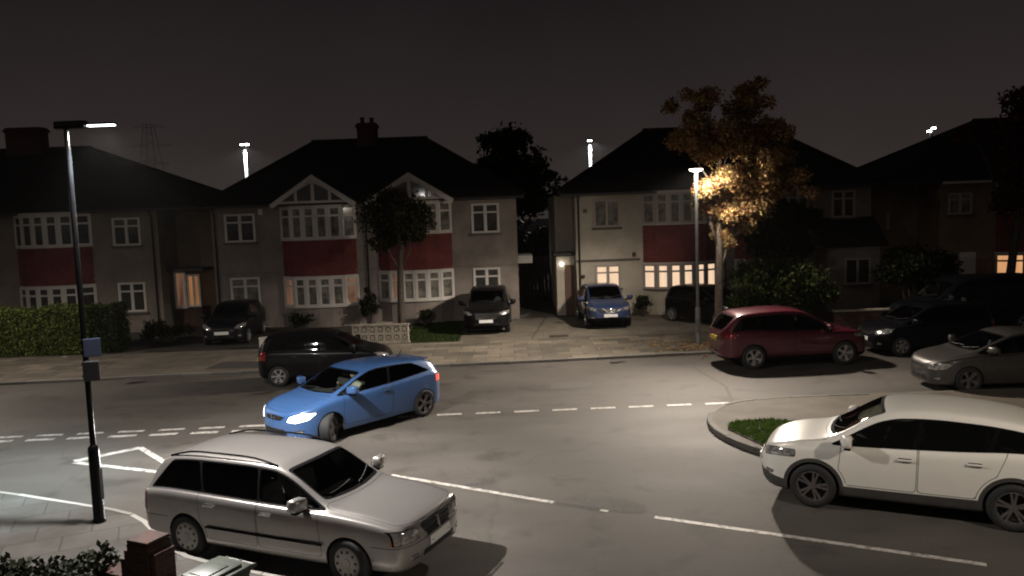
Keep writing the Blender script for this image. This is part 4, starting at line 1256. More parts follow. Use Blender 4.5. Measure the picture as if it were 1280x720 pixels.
def bay(parent, xc, w_, Y, s, lo, panel, hi, lo_pane='pane_net', hi_pane='pane_net', fm='frame', wallm='render', n=6, gable=None, lit_first=None):
    P = arc_pts(xc, w_, Y, s, n)
    def solid(name, z0, z1, grow, m):
        bm = bmesh.new()
        q = [(xc + (x - xc) * (1 + grow / w_), y - grow * (1 if 0 < i < n else 0)) for i, (x, y) in enumerate(P)]
        prism(bm, q + [(q[-1][0], Y + 0.15), (q[0][0], Y + 0.15)], z0, z1)
        return obj(name, bm, m, parent)
    solid('bay_wall', 0.08, lo[0], -0.02, MT[wallm])
    solid('bay_ledge', lo[0], lo[0] + 0.05, 0.09, MT['sill'] if fm != 'frame' else MT['pale_board'])
    for (z0, z1), pm, nm in ((lo, lo_pane, 'bay_window'), (hi, hi_pane, 'bay_window')):
        z0 = z0 + 0.052
        bf, bp, bl = bmesh.new(), bmesh.new(), []
        for i in range(n):
            b1 = bp
            if lit_first and z0 < 2 and i in lit_first:
                b1 = bmesh.new(); bl.append(b1)
            win_into(bf, b1, P[i], P[i + 1], z0, z1, 1, 0.26, 0.092)
        f = obj(nm, bf, MT[fm], parent)
        obj('pane', bp, MT[pm], f)
        for b1 in bl: obj('pane', b1, MT['pane_lit_dim'], f)['label'] = 'faintly lit pane'
        # core keeps light from passing straight through the bow
        solid('bay_core', z0, z1, -0.14, MT['lining'])
    solid('bay_ledge', lo[1] , lo[1] + 0.06, 0.06, MT['pale_board'])
    solid('tile_panel', lo[1] + 0.06, panel, 0.03, MT['red_tile'])
    solid('bay_ledge', panel, hi[0] + 0.05, 0.10, MT['pale_board'])
    if gable is None:
        solid('bay_top', hi[1], hi[1] + 0.10, 0.10, MT['pale_board'])
    else:
        solid('bay_top', hi[1], hi[1] + 0.05, 0.12, MT['pale_board'])
        gx0, gx1, gz0, gz1 = gable
        yf = Y - s - 0.12
        gc = (gx0 + gx1) / 2
        bm = bmesh.new()
        # triangular gable face with its fanlight and the little pitched roof running back
        tri = [(gx0 + 0.18, gz0), (gx1 - 0.18, gz0), (gc, gz1 - 0.12)]
        a = [bm.verts.new((x, yf + 0.05, z)) for x, z in tri]; b = [bm.verts.new((x, yf + 0.30, z)) for x, z in tri]
        bm.faces.new(a); bm.faces.new(b[::-1])
        for i in range(3): bm.faces.new((a[i], b[i], b[(i + 1) % 3], a[(i + 1) % 3]))
        g = obj('gable', bm, MT['pale_board'], parent)
        bm = bmesh.new()
        for (xa, za), (xb, zb) in (((gx0 - 0.1, gz0 - 0.02), (gc, gz1)), ((gc, gz1), (gx1 + 0.1, gz0 - 0.02))):
            d = Vector((xb - xa, zb - za)).normalized(); nn = Vector((d.y, -d.x)) * 0.20
            if nn.y > 0: nn = -nn
            v = [(xa, za), (xb, zb), (xb + nn.x * (0 if xb == gc else 1), zb + nn.y * 1.15), (xa + nn.x * (0 if xa == gc else 1), za + nn.y * (1.15 if xa == gc else 1))]
            a = [bm.verts.new((x, yf - 0.02, z)) for x, z in v]; b = [bm.verts.new((x, yf + 0.04, z)) for x, z in v]
            bm.faces.new(a); bm.faces.new(b[::-1])
            for i in range(4): bm.faces.new((a[i], b[i], b[(i + 1) % 4], a[(i + 1) % 4]))
        obj('bargeboard', bm, MT['frame'], g)
        bm = bmesh.new()
        bp = bmesh.new()
        gw = (gx1 - gx0)
        for fx, hw in ((-0.30, 0.075), (-0.105, 0.085), (0.105, 0.085), (0.30, 0.075)):
            x0, x1 = gc + (fx - hw) * gw, gc + (fx + hw) * gw
            lim = lambda x: gz0 + (gz1 - gz0 - 0.34) * (1 - abs(x - gc) / (gw / 2 * 0.92)) + 0.02
            za, zb = lim(x0), lim(x1)
            v = [(x0, gz0 + 0.10), (x1, gz0 + 0.10), (x1, max(gz0 + 0.12, zb)), (x0, max(gz0 + 0.12, za))]
            bp.faces.new([bp.verts.new((x, yf + 0.046, z)) for x, z in v])
        obj('fanlight', bp, MT['pane'], g)
        bm = bmesh.new()
        for sx, xe in ((-1, gx0 - 0.16), (1, gx1 + 0.16)):
            v = [(xe, yf - 0.06, gz0 - 0.06), (gc, yf - 0.06, gz1 + 0.03), (gc, Y + 2.6, gz1 + 0.03), (xe, Y + 2.6, gz0 - 0.06)]
            lo_ = [bm.verts.new(p) for p in v]; up = [bm.verts.new((p[0], p[1], p[2] + 0.07)) for p in v]
            bm.faces.new(lo_[::-1]); bm.faces.new(up)
            for i in range(4): bm.faces.new((lo_[i], lo_[(i + 1) % 4], up[(i + 1) % 4], up[i]))
        obj('gable_roof', bm, MT['roof'], g)
    return P

def hip_roof(parent, x0, x1, y0, y1, ze, rx0, rx1, zr, over=0.35):
    X0, X1, Y0, Y1 = x0 - over, x1 + over, y0 - over, y1 + over
    yr = (y0 + y1) / 2
    bm = bmesh.new()
    e = [bm.verts.new(p) for p in ((X0, Y0, ze), (X1, Y0, ze), (X1, Y1, ze), (X0, Y1, ze))]
    el = [bm.verts.new((v.co.x, v.co.y, ze - 0.09)) for v in e]
    r0, r1 = bm.verts.new((rx0, yr, zr)), bm.verts.new((rx1, yr, zr))
    for f in ((e[0], e[1], r1, r0), (e[2], e[3], r0, r1), (e[3], e[0], r0), (e[1], e[2], r1), el[::-1]): bm.faces.new(f)
    for i in range(4): bm.faces.new((e[i], el[i], el[(i + 1) % 4], e[(i + 1) % 4]))
    rf = obj('roof', bm, MT['roof'], parent)
    bm = bmesh.new()
    tube(bm, [(rx0 - 0.1, yr, zr + 0.03), (rx1 + 0.1, yr, zr + 0.03)], 0.11, 8)
    for rx, cx_ in ((rx0, X0), (rx1, X1)):
        for cy_ in (Y0, Y1):
            tube(bm, [(rx, yr, zr + 0.02), (cx_, cy_, ze + 0.02)], 0.085, 6)
    obj('ridge_tiles', bm, MT['roof'], rf)
    bm = bmesh.new()
    box(bm, X0 + 0.05, X1 - 0.05, Y0 - 0.10, Y0 - 0.012, ze - 0.14, ze - 0.05, 0.02)
    obj('gutter', bm, MT['gutter'], rf)
    return rf

def chimney(parent, x0, x1, yc, z0, z1, pots=3):
    bm = bmesh.new()
    box(bm, x0, x1, yc - 0.35, yc + 0.35, z0, z1, 0.01)
    box(bm, x0 - 0.06, x1 + 0.06, yc - 0.41, yc + 0.41, z1 - 0.22, z1 - 0.08, 0.01)
    c = obj('chimney', bm, MT['chimney'], parent)
    for k in range(pots):
        bm = bmesh.new()
        h = random.uniform(0.22, 0.42)
        lathe(bm, [(0.10, 0), (0.09, h * 0.8), (0.12, h * 0.9), (0.12, h), (0.08, h)], 12)
        p = obj('chimney_pot', bm, MT['chimney'], c)
        p.location = (x0 + (x1 - x0) * (k + 0.5) / pots, yc, z1)

def block(name, x0, x1, y0, y1, z0, z1, m, parent, bev=0.0):
    bm = bmesh.new(); box(bm, x0, x1, y0, y1, z0, z1, bev)
    return obj(name, bm, m if not isinstance(m, str) else MT[m], parent)

def drainpipe(parent, x, Y, z0, z1):
    bm = bmesh.new(); tube(bm, [(x, Y - 0.07, z0), (x, Y - 0.07, z1 - 0.35), (x, Y - 0.22, z1)], 0.038, 8)
    return obj('drainpipe', bm, MT['gutter'], parent, True)

YF = 34.4
G = 'pairs of semi-detached houses across the road'
# --- far left pair
h = thing('semi_detached_house', 'tan pebbledash house behind the hedge, with a lit porch and a wide dark chimney', 'house', (-20, YF, 0.078), 0, G)
def rel(h): return h
def at_world(h):
    """children are modelled in world coordinates: undo the root offset"""
    inv = Matrix.Translation(h.location).inverted()
    for c in h.children:
        c.matrix_parent_inverse = inv
H1 = h
block('wall', -29.5, -15.08, YF, YF + 8, 0.05, 5.38, 'render', h)
block('side_wing', -15.08, -13.2, YF + 1.9, YF + 7.98, 0.05, 5.375, 'brown_wall', h)
rf = hip_roof(h, -29.5, -13.2, YF, YF + 8, 5.42, -25.2, -19.75, 8.4)
chimney(rf, -23.5, -21.85, YF + 4, 7.9, 9.45, 0)
window(h, -17.01, -15.81, 3.84, 5.03, YF); window(h, -16.96, -15.78, 0.97, 2.25, YF)
bay(h, -19.55, 3.25, YF, 0.62, (0.95, 2.2), 3.86, (3.86, 5.25), 'pane', 'pane')
block('string_course', -29.4, -15.06, YF - 0.035, YF - 0.002, 2.40, 2.50, 'render', h)
drainpipe(h, -15.3, YF, 0.1, 5.3)
pw = block('porch', -14.95, -13.75, YF + 0.9, YF + 1.88, 0.05, 0.95, 'brick', h)
block('porch_canopy', -15.06, -13.5, YF + 0.55, YF + 1.88, 2.62, 2.74, 'gutter', pw)
f = window(pw, -14.92, -14.40, 0.95, 2.6, YF + 0.93, 1, 'pane_lit_dim', 'frame', 0, False)
f = window(pw, -14.36, -13.78, 1.0, 2.45, YF + 0.93, 2, 'pane_orange', 'frame', 0, False)

# --- middle pair
h = thing('semi_detached_house', 'tan pebbledash pair with two white gables over red tile-hung bays and a central chimney', 'house', (-6.2, YF, 0.078), 0, G)
H2 = h
block('wall', -12.77, 0.30, YF, YF + 8, 0.05, 5.38, 'render_pale', h)
rf = hip_roof(h, -12.77, 0.30, YF, YF + 8, 5.42, -9.15, -3.85, 8.3)
chimney(rf, -7.0, -6.12, YF + 3.9, 7.6, 9.1, 2)
block('chimney', -13.1, -12.2, YF + 6.2, YF + 7, 4.8, 6.3, 'chimney', rf)
window(h, -12.21, -10.89, 3.81, 5.02, YF); window(h, -12.12, -10.84, 1.01, 2.29, YF, 2, 'pane_net')
window(h, -1.64, -0.44, 3.85, 5.11, YF); window(h, -1.65, -0.49, 1.13, 2.35, YF)
bay(h, -8.2, 3.2, YF, 0.55, (0.93, 2.22), 3.80, (3.80, 5.22), 'pane_net', 'pane_net', 'frame', 'render_pale', 6, (-9.95, -6.5, 5.36, 6.55), lit_first=(0, 5))
bay(h, -4.1, 3.2, YF, 0.55, (1.05, 2.33), 3.90, (3.90, 5.25), 'pane_net', 'pane_net', 'frame', 'render_pale', 6, (-5.95, -2.4, 5.36, 6.50), lit_first=(1,))
block('string_course', -12.75, 0.28, YF - 0.035, YF - 0.002, 2.42, 2.52, 'render', h)
drainpipe(h, -6.15, YF, 0.1, 5.3); drainpipe(h, -12.62, YF, 0.1, 5.3)
block('alarm_box', -10.72, -10.52, YF - 0.1, YF, 4.95, 5.2, 'white_plastic', h, 0.02)
block('canopy', 0.30, 0.95, YF + 1.0, YF + 2.6, 2.42, 2.78, 'pale_board', h, 0.04)
block('step', -0.3 - 5.6, -0.3 - 4.9, YF - 0.5, YF, 0.05, 0.18, 'stone', h)

# --- right pair
h = thing('semi_detached_house', 'cream house pair with warmly lit bow window under a dark red tiled panel', 'house', (9, YF, 0.078), 0, G)
H3 = h
block('wall', 2.82, 9.15, YF, YF + 8, 0.05, 5.38, 'white_wall', h)
block('wall', 9.15, 15.50, YF + 0.002, YF + 8, 0.05, 5.378, 'render_pale', h)
block('side_wing', 2.05, 2.82, YF + 1.9, YF + 7.9, 0.05, 5.37, 'white_wall', h)
rf = hip_roof(h, 2.45, 15.50, YF, YF + 8, 5.42, 6.55, 12.2, 8.3)
f = window(h, 3.60, 4.73, 3.91, 5.10, YF, 2, 'pane_net', 'frame_grey', 0)
window(h, 3.60, 4.71, 1.29, 2.29, YF, 2, 'pane_lit', 'frame_grey', 0.3)
bay(h, 7.25, 3.15, YF, 0.5, (1.15, 2.28), 3.93, (3.93, 5.28), 'pane_lit', 'pane_net', 'frame_grey', 'white_wall', 6)
bay(h, 11.2, 3.15, YF, 0.5, (1.15, 2.28), 3.93, (3.93, 5.28), 'pane', 'pane', 'frame_grey', 'render_pale', 6)
window(h, 13.79, 14.81, 3.97, 5.13, YF, 2, 'pane', 'frame_grey', 0.27)
block('string_course', 2.80, 5.55, YF - 0.04, YF - 0.002, 2.44, 2.54, 'sill', h)
drainpipe(h, 2.95, YF, 0.1, 5.3); drainpipe(h, 9.2, YF, 0.1, 5.3)
block('air_vent', 3.15, 3.33, YF - 0.02, YF, 4.55, 4.72, 'sill', h)
block('wall_lamp', 5.22, 5.37, YF - 0.12, YF, 2.62, 2.80, 'gutter', h, 0.02)
block('meter_box', 3.02, 3.16, YF - 0.08, YF, 1.75, 1.9, 'gutter', h, 0.02)
pr = block('side_porch', 1.98, 2.78, YF + 0.6, YF + 1.88, 0.05, 2.70, 'white_wall', h)
block('porch_canopy', 1.86, 2.80, YF + 0.45, YF + 1.88, 2.72, 2.84, 'gutter', pr)
dr = block('porch_door', 2.34, 2.74, YF + 0.55, YF + 0.598, 0.1, 2.3, 'door_brown', pr, 0.01)
bm = bmesh.new(); bmesh.ops.create_uvsphere(bm, u_segments=14, v_segments=8, radius=0.065)
pb = obj('porch_bulb', bm, MT['bulb'], pr, True); pb.location = (2.20, YF + 0.50, 2.36)
# lean-to porch of the right half
lt = block('lean_to', 13.15, 15.35, YF - 1.2, YF - 0.001, 0.05, 2.80, 'render_pale', h)
bm = bmesh.new()
v = [(12.95, YF - 1.45, 2.78), (15.6, YF - 1.45, 2.78), (15.6, YF - 0.003, 3.9), (12.95, YF - 0.003, 3.9)]
a = [bm.verts.new(p) for p in v]; b = [bm.verts.new((p[0], p[1], p[2] + 0.09)) for p in v]
bm.faces.new(a[::-1]); bm.faces.new(b)
for i in range(4): bm.faces.new((a[i], a[(i + 1) % 4], b[(i + 1) % 4], b[i]))
obj('lean_to_roof', bm, MT['roof'], lt)
window(lt, 13.85, 14.95, 1.2, 2.3, YF - 1.2, 2, 'pane', 'frame_grey', 0)

# --- far right house
h = thing('semi_detached_house', 'dark brown house at the right edge, one bay window glowing orange', 'house', (22, YF, 0.078), 0, G)
H4 = h
block('wall', 18.44, 30, YF, YF + 8, 0.05, 5.38, 'brown_wall', h)
block('side_wing', 16.3, 18.44, YF + 1.9, YF + 7.9, 0.05, 5.37, 'brown_wall', h)
rf = hip_roof(h, 16.35, 30, YF, YF + 8, 5.42, 22.2, 25.5, 8.22)
window(h, 18.79, 19.82, 3.93, 4.85, YF, 2, 'pane_net', 'frame_grey', 0.27)
bay(h, 22.4, 3.1, YF, 0.5, (1.10, 2.2), 3.93, (3.93, 5.28), 'pane_right', 'pane', 'frame_grey', 'brown_wall', 6)
block('front_door', 19.30, 20.0, YF - 0.05, YF, 0.1, 2.3, 'door_white', h, 0.01)
block('lit_eave_strip', 18.3, 20.4, YF - 0.5, YF - 0.46, 5.24, 5.34, 'pale_board', h)  # pale strip standing for the lit stretch of the eave
f = window(h, 17.0, 17.17, 3.3, 4.1, YF + 1.88, 1, 'pane_lit_dim', 'frame_grey', 0, False)

for hh in (H1, H2, H3, H4):
    at_world(hh)
# ------------------------------------------------------------------ vegetation
def leaves(name, clumps, size, m, parent=None, seed=1, flat=0.0, hollow=0.35, stretch=1.5):
    """leaf-sized faces spread through ellipsoid clumps: (cx, cy, cz, rx, ry, rz, n)"""
    rng = np.random.default_rng(seed)
    V, F = [], []
    for cx, cy, cz, rx, ry, rz, n in clumps:
        d = rng.normal(size=(n, 3)); d /= np.linalg.norm(d, axis=1, keepdims=True)
        r = (hollow + (1 - hollow) * rng.random((n, 1)) ** 0.6) * (1 + 0.16 * rng.normal(size=(n, 1)))
        p = d * r * np.array([rx, ry, rz]) + np.array([cx, cy, cz])
        u = rng.normal(size=(n, 3)); u /= np.linalg.norm(u, axis=1, keepdims=True)
        w_ = np.cross(u, d + 0.5 * rng.normal(size=(n, 3))); w_ /= np.linalg.norm(w_, axis=1, keepdims=True) + 1e-9
        s = size * rng.uniform(0.55, 1.3, (n, 1))
        a = p - u * s * stretch / 2; c = p + u * s * stretch / 2
        b = p + w_ * s * 0.42 + u * s * 0.1; e = p - w_ * s * 0.42 + u * s * 0.1
        for k in range(n):
            i = len(V)
            V += [a[k], b[k], c[k], e[k]]; F.append((i, i + 1, i + 2, i + 3))
    return raw(name, V, F, [m], parent)

def scatter_clumps(rng, cx, cy, cz, rx, ry, rz, k, r0, r1, n, bottom=-0.8):
    out = []
    for _ in range(k):
        while True:
            d = rng.normal(size=3); d /= np.linalg.norm(d)
            if d[2] > bottom: break
        t = rng.uniform(0.35, 0.95)
        r = rng.uniform(r0, r1)
        out.append((cx + d[0] * rx * t, cy + d[1] * ry * t, cz + d[2] * rz * t, r * rng.uniform(.8, 1.25), r, r * rng.uniform(.65, 1.0), n))
    return out

def branches(bm, base, tips, r0, r1, rng, n=6):
    for t in tips:
        b = Vector(base); t = Vector(t)
        m1 = b.lerp(t, 0.35) + Vector((rng.normal(0, .12), rng.normal(0, .12), 0.15))
        m2 = b.lerp(t, 0.7) + Vector((rng.normal(0, .15), rng.normal(0, .15), 0.1))
        tube(bm, [b, m1, m2, t], [r0, r0 * 0.75, (r0 + r1) * 0.45, r1], n)

def tree(name, label, cat, loc, trunk, limbs, clumps, size, leafm, barkm, seed=1, group=None, stretch=1.5):
    """trunk: list of ((x,y,z), r) relative to loc; limbs: list of (start, [tips], r0)"""
    root = thing(name, label, cat, loc, 0, group)
    rng = np.random.default_rng(seed)
    bm = bmesh.new()
    tube(bm, [p for p, r in trunk], [r for p, r in trunk], 10)
    for s, tips, r0 in limbs: branches(bm, s, tips, r0, 0.012, rng)
    obj('trunk', bm, barkm, root, True)
    leaves('crown', clumps, size, leafm, root, seed + 3, stretch=stretch)
    return root

rng = np.random.default_rng(11)
# the street tree beside the lit lamp: lamplight catches only its lower crown
ax_, ay_ = 7.22, 27.85
cl = []
for (x, z, r, n) in [(0.15, 4.6, .55, 330), (0.75, 4.9, .6, 380), (-0.15, 5.2, .5, 300), (0.45, 5.5, .62, 400), (1.2, 5.3, .62, 380), (1.75, 5.0, .5, 260), (2.2, 5.3, .42, 180), (2.5, 5.0, .32, 110), (0.9, 4.3, .5, 260), (0.35, 3.95, .42, 190), (0.05, 3.6, .28, 80), (1.3, 4.55, .5, 220),
                     (-0.35, 6.3, .55, 280), (-0.9, 6.7, .5, 260), (-1.35, 6.9, .38, 140), (-0.75, 7.4, .6, 330), (-1.2, 7.9, .35, 130), (-0.45, 8.1, .5, 240), (0.05, 7.0, .6, 300), (0.5, 6.5, .7, 380), (1.2, 6.4, .65, 330), (1.75, 6.1, .55, 240),
                     (1.0, 7.2, .6, 310), (1.2, 8.0, .5, 230), (1.35, 8.6, .36, 130), (0.75, 7.9, .4, 140), (1.65, 7.2, .4, 140), (2.1, 6.8, .4, 120), (1.5, 5.8, .5, 220), (2.35, 5.9, .35, 90)]:
    for q in range(4):
        cl.append((x + rng.normal(0, .22), rng.normal(0.0, .5), z + rng.normal(0, .2), r * .8, r * .78, r * .68, int(n * (2.6 if z < 6 else 1.5))))
tree('autumn_tree', 'autumn street tree with orange leaves lit by the lamp beside it', 'tree', (ax_, ay_, 0.08),
     [((0, 0, 0), .19), ((0.01, 0, 0.6), .155), ((0.02, 0, 2.0), .135), ((0.06, 0.02, 3.2), .115), ((0.02, 0, 4.4), .09), ((0.1, 0, 6.2), .06), ((0.3, 0, 7.8), .02)],
     [((0.05, 0, 2.3), [(1.25, 0.1, 4.6)], .085), ((0.06, 0.02, 3.0), [(-0.25, -.1, 5.4), (1.4, .2, 6.4)], .06), ((0.02, 0, 4.2), [(-0.9, .1, 7.4), (1.2, .2, 8.4), (2.2, 0, 5.2), (-1.0, -.2, 6.6)], .05)],
     cl, 0.088, MT['leaf_autumn'], MT['bark'], 4)

# small dark round tree before the middle pair
cl = scatter_clumps(rng, 0.1, 0, 4.35, 1.15, 1.0, 1.2, 30, .42, .66, 420)
tree('small_tree', 'small round-headed dark tree standing before the red tiled bay', 'tree', (-4.35, 31.0, 0.08),
     [((0, 0, 0), .17), ((0, 0, 1.0), .14), ((0.03, 0, 2.4), .12), ((0.1, 0, 3.6), .08), ((0.1, 0, 4.8), .03)],
     [((0.03, 0, 2.5), [(-.7, 0, 4.0), (.8, .1, 4.2), (.2, -.6, 4.3)], .05)], cl, 0.10, MT['leaf_small'], MT['bark_dark'], 5)

# tall dark tree behind the gap between the houses
cl = scatter_clumps(rng, 0, 0, 6.0, 2.7, 2.0, 3.6, 46, .7, 1.25, 210) + scatter_clumps(rng, .6, 0, 2.4, 3.0, 1.4, 2.4, 26, .7, 1.1, 170, -.9) + [(2.6, 0, 6.9, .3, .3, .2, 40), (-1.0, 0, 8.9, .9, .8, .6, 260), (0.6, 0, 9.1, .8, .7, .5, 220)]  # low clumps added to keep the gap dark
tree('tall_tree', 'big black tree crown rising behind the dark gap between two houses', 'tree', (0.1, 48, 0),
     [((0, 0, 0), .3), ((0, 0, 2.5), .24), ((0.1, 0, 5.5), .14), ((0, 0, 8.5), .04)],
     [((0, 0, 2.6), [(-1.8, 0, 6), (1.9, 0, 5.6), (.4, -1, 7.4)], .1)], cl, 0.24, MT['leaf_dark'], MT['bark_dark'], 6)

# dark red tree at the right edge
cl = scatter_clumps(rng, 0.6, 0, 6.9, 1.5, 1.1, 1.5, 24, .45, .75, 170) + scatter_clumps(rng, 0.5, 0, 4.6, 1.4, 1.0, 1.6, 16, .4, .65, 130) + [(-1.6, 0, 6.9, .5, .4, .35, 120), (-2.1, 0, 6.8, .3, .3, .2, 50)]
tree('red_leaf_tree', 'dark red-leaved tree in front of the brown house at the right edge', 'tree', (18.9, 30.2, 0.08),
     [((0, 0, 0), .2), ((0, 0, 1.5), .16), ((0.2, 0, 3.5), .12), ((0.5, 0, 6), .07), ((0.6, 0, 7.8), .02)],
     [((0.15, 0, 2.6), [(-.8, 0, 5), (1.5, .1, 5.2), (-1.4, 0, 6.8)], .06)], cl, 0.15, MT['leaf_red'], MT['bark_dark'], 7)

def bush(name, label, cat, loc, clumps, size, m, seed, stretch=1.5):
    root = thing(name, label, cat, loc)
    leaves('foliage', clumps, size, m, root, seed, stretch=stretch)
    bm = bmesh.new()
    r2 = np.random.default_rng(seed)
    tops = [(c[0], c[1], c[2]) for c in clumps[::max(1, len(clumps) // 7)]]
    for t in tops: tube(bm, [(t[0] * .3, t[1] * .3, 0), (t[0] * .7, t[1] * .7, t[2] * .5), t], [.04, .028, .01], 6)
    obj('stems', bm, MT['bark_dark'], root)
    return root

cl = scatter_clumps(rng, -0.2, 0, 1.7, 1.55, .9, 1.1, 26, .36, .6, 360, -.6) + scatter_clumps(rng, 1.2, -.1, 1.2, .8, .7, .75, 12, .3, .5, 320, -.6) + scatter_clumps(rng, -1.2, 0, 1.0, .6, .6, .8, 8, .3, .45, 260, -.6)
bush('garden_bush', 'big green bush behind the dark red car, catching lamplight', 'bush', (9.6, 28.3, 0.08), cl, 0.10, MT['leaf_bush'], 21)
cl = scatter_clumps(rng, 0, 0, 3.3, 1.5, .8, 1.5, 30, .4, .7, 190, -.7)  # dark crown added to black out the wall behind it
tree('added_dark_tree', 'added black crown covering the wall between the autumn tree and the lean-to', 'tree', (10.9, 32.0, 0.08),
     [((0, 0, 0), .14), ((0, 0, 1.2), .12), ((0.05, 0, 2.6), .08), ((0, 0, 4.2), .03)], [((0, 0, 1.3), [(-.9, 0, 3), (.9, 0, 3.2)], .06)], cl, 0.16, MT['leaf_dark'], MT['bark_dark'], 28)
cl = scatter_clumps(rng, 0, 0, 1.7, 1.6, 1.0, 1.5, 30, .4, .65, 260, -.7)
bush('garden_bush', 'tall black rounded bush before the far right brown house', 'bush', (14.9, 29.4, 0.08), cl, 0.12, MT['leaf_dark'], 22)
cl = scatter_clumps(rng, 0, 0, .5, .28, .28, .42, 14, .12, .2, 90, -.9)
bush('topiary_bush', 'small dark clipped bush by the cream wall between blue and black cars', 'bush', (5.52, 33.75, 0.08), cl, 0.07, MT['leaf_dark'], 23)
cl = scatter_clumps(rng, 0, 0, .42, 1.0, .4, .35, 14, .2, .34, 110, -.5)
bush('low_shrub', 'low straggly shrub beside the far left driveway', 'shrub', (-13.7, 31.2, 0.08), cl, 0.09, MT['leaf_small'], 24)
cl = scatter_clumps(rng, 0, 0, .9, .34, .34, .75, 14, .16, .3, 110, -.9)
bush('climbing_shrub', 'narrow dark shrub against the wall between the two bays', 'shrub', (-6.1, 33.8, 0.08), cl, 0.09, MT['leaf_dark'], 25)
cl = scatter_clumps(rng, 0, 0, .45, .22, .2, .38, 10, .12, .2, 90, -.9)
bush('topiary_bush', 'small dark upright shrub below the bay beside the lawn', 'bush', (-3.7, 33.2, 0.08), cl, 0.07, MT['leaf_dark'], 26)
cl = scatter_clumps(rng, 0, 0, .5, .5, .3, .4, 10, .18, .3, 90, -.6)
bush('low_shrub', 'dark shrub under the left bay behind the parked black hatchback', 'shrub', (-8.6, 32.6, 0.08), cl, 0.08, MT['leaf_dark'], 27)

def hedge(label, x0, x1, y0, y1, z0, h, m, n, size, seed, wob=0.09):
    root = thing('hedge', label, 'hedge', ((x0 + x1) / 2, (y0 + y1) / 2, z0))
    rg = np.random.default_rng(seed)
    V, F = [], []
    hx, hy = (x1 - x0) / 2, (y1 - y0) / 2
    areas = np.array([2 * hx * h, 2 * hx * h * .4, 2 * hx * 2 * hy, 2 * hy * h, 2 * hy * h]); areas /= areas.sum()
    for _ in range(n):
        f = rg.choice(5, p=areas); u, v = rg.uniform(-1, 1), rg.uniform(0, 1)
        if f == 0: p = (u * hx, -hy, v * h)
        elif f == 1: p = (u * hx, hy, v * h)
        elif f == 2: p = (u * hx, (2 * v - 1) * hy, h)
        elif f == 3: p = (-hx, u * hy, v * h)
        else: p = (hx, u * hy, v * h)
        p = np.array(p)
        bulge = wob * (math.sin(p[0] * 2.3 + seed) + math.sin(p[0] * 5.1 + p[2] * 3) * .6)
        p += np.array([rg.normal(0, .05), rg.normal(0, .06) - bulge * .5, rg.normal(0, .05) + (bulge * .7 if p[2] > .3 else 0)])
        a = rg.normal(size=3); a /= np.linalg.norm(a); b = np.cross(a, rg.normal(size=3)); b /= np.linalg.norm(b)
        s = size * rg.uniform(.6, 1.3); i = len(V)
        V += [p - a * s * .7, p + b * s * .42, p + a * s * .7, p - b * s * .42]; F.append((i, i + 1, i + 2, i + 3))
    raw('foliage', V, F, [m], root)
    bm = bmesh.new(); box(bm, -hx + .12, hx - .12, -hy + .12, hy - .12, 0, h - .14, .05)
    obj('stems', bm, MT['wood_core'], root)
    return root
hedge('long bright green clipped hedge along the far pavement at the left edge', -22, -15.45, 28.75, 29.9, 0.08, 1.62, MT['leaf_hedge'], 21000, 0.075, 3)
hedge('taller dark green end of the hedge beside the driveway', -15.4, -14.45, 28.8, 29.8, 0.08, 1.72, MT['leaf_bush'], 4600, 0.075, 5)
hedge('dark overgrown hedge in the near left corner by the brick pier', -9.5, -4.75, 8.2, 9.1, 0.10, 0.66, MT['leaf_dark'], 6000, 0.07, 8, 0.12)

# fallen leaves round the street tree
rg = np.random.default_rng(31)
V, F = [], []
for _ in range(700):
    x = 6.5 + rg.normal(0, 1.0); y = 25.9 + rg.normal(0, .75)
    a = rg.uniform(0, 2 * PI); s = rg.uniform(.03, .07); i = len(V); z = 0.088 if y > 25.05 + .03 * (x - 6) else 0.012
    if 24.75 < y < 25.1: continue
    for k in range(4): V.append((x + math.cos(a + k * PI / 2) * s * (1.4 if k % 2 else .8), y + math.sin(a + k * PI / 2) * s * (1.4 if k % 2 else .8), z + rg.uniform(0, .02)))
    F.append((i, i + 1, i + 2, i + 3))
tag(raw('fallen_leaves', V, F, [MT['leaf_autumn']]), 'fallen autumn leaves scattered round the lamp and street tree', 'leaves', kind='stuff')

# ------------------------------------------------------------------ street lamps
def spot(name, parent, loc, power, col, size=165, blend=0.35, radius=0.10, rot=(0, 0, 0)):
    l = bpy.data.lights.new(name, 'SPOT'); l.energy = power; l.color = col; l.spot_size = rad(size); l.spot_blend = blend; l.shadow_soft_size = radius
    o = bpy.data.objects.new(name, l); link(o, parent); o.location = loc; o.rotation_euler = rot
    return o

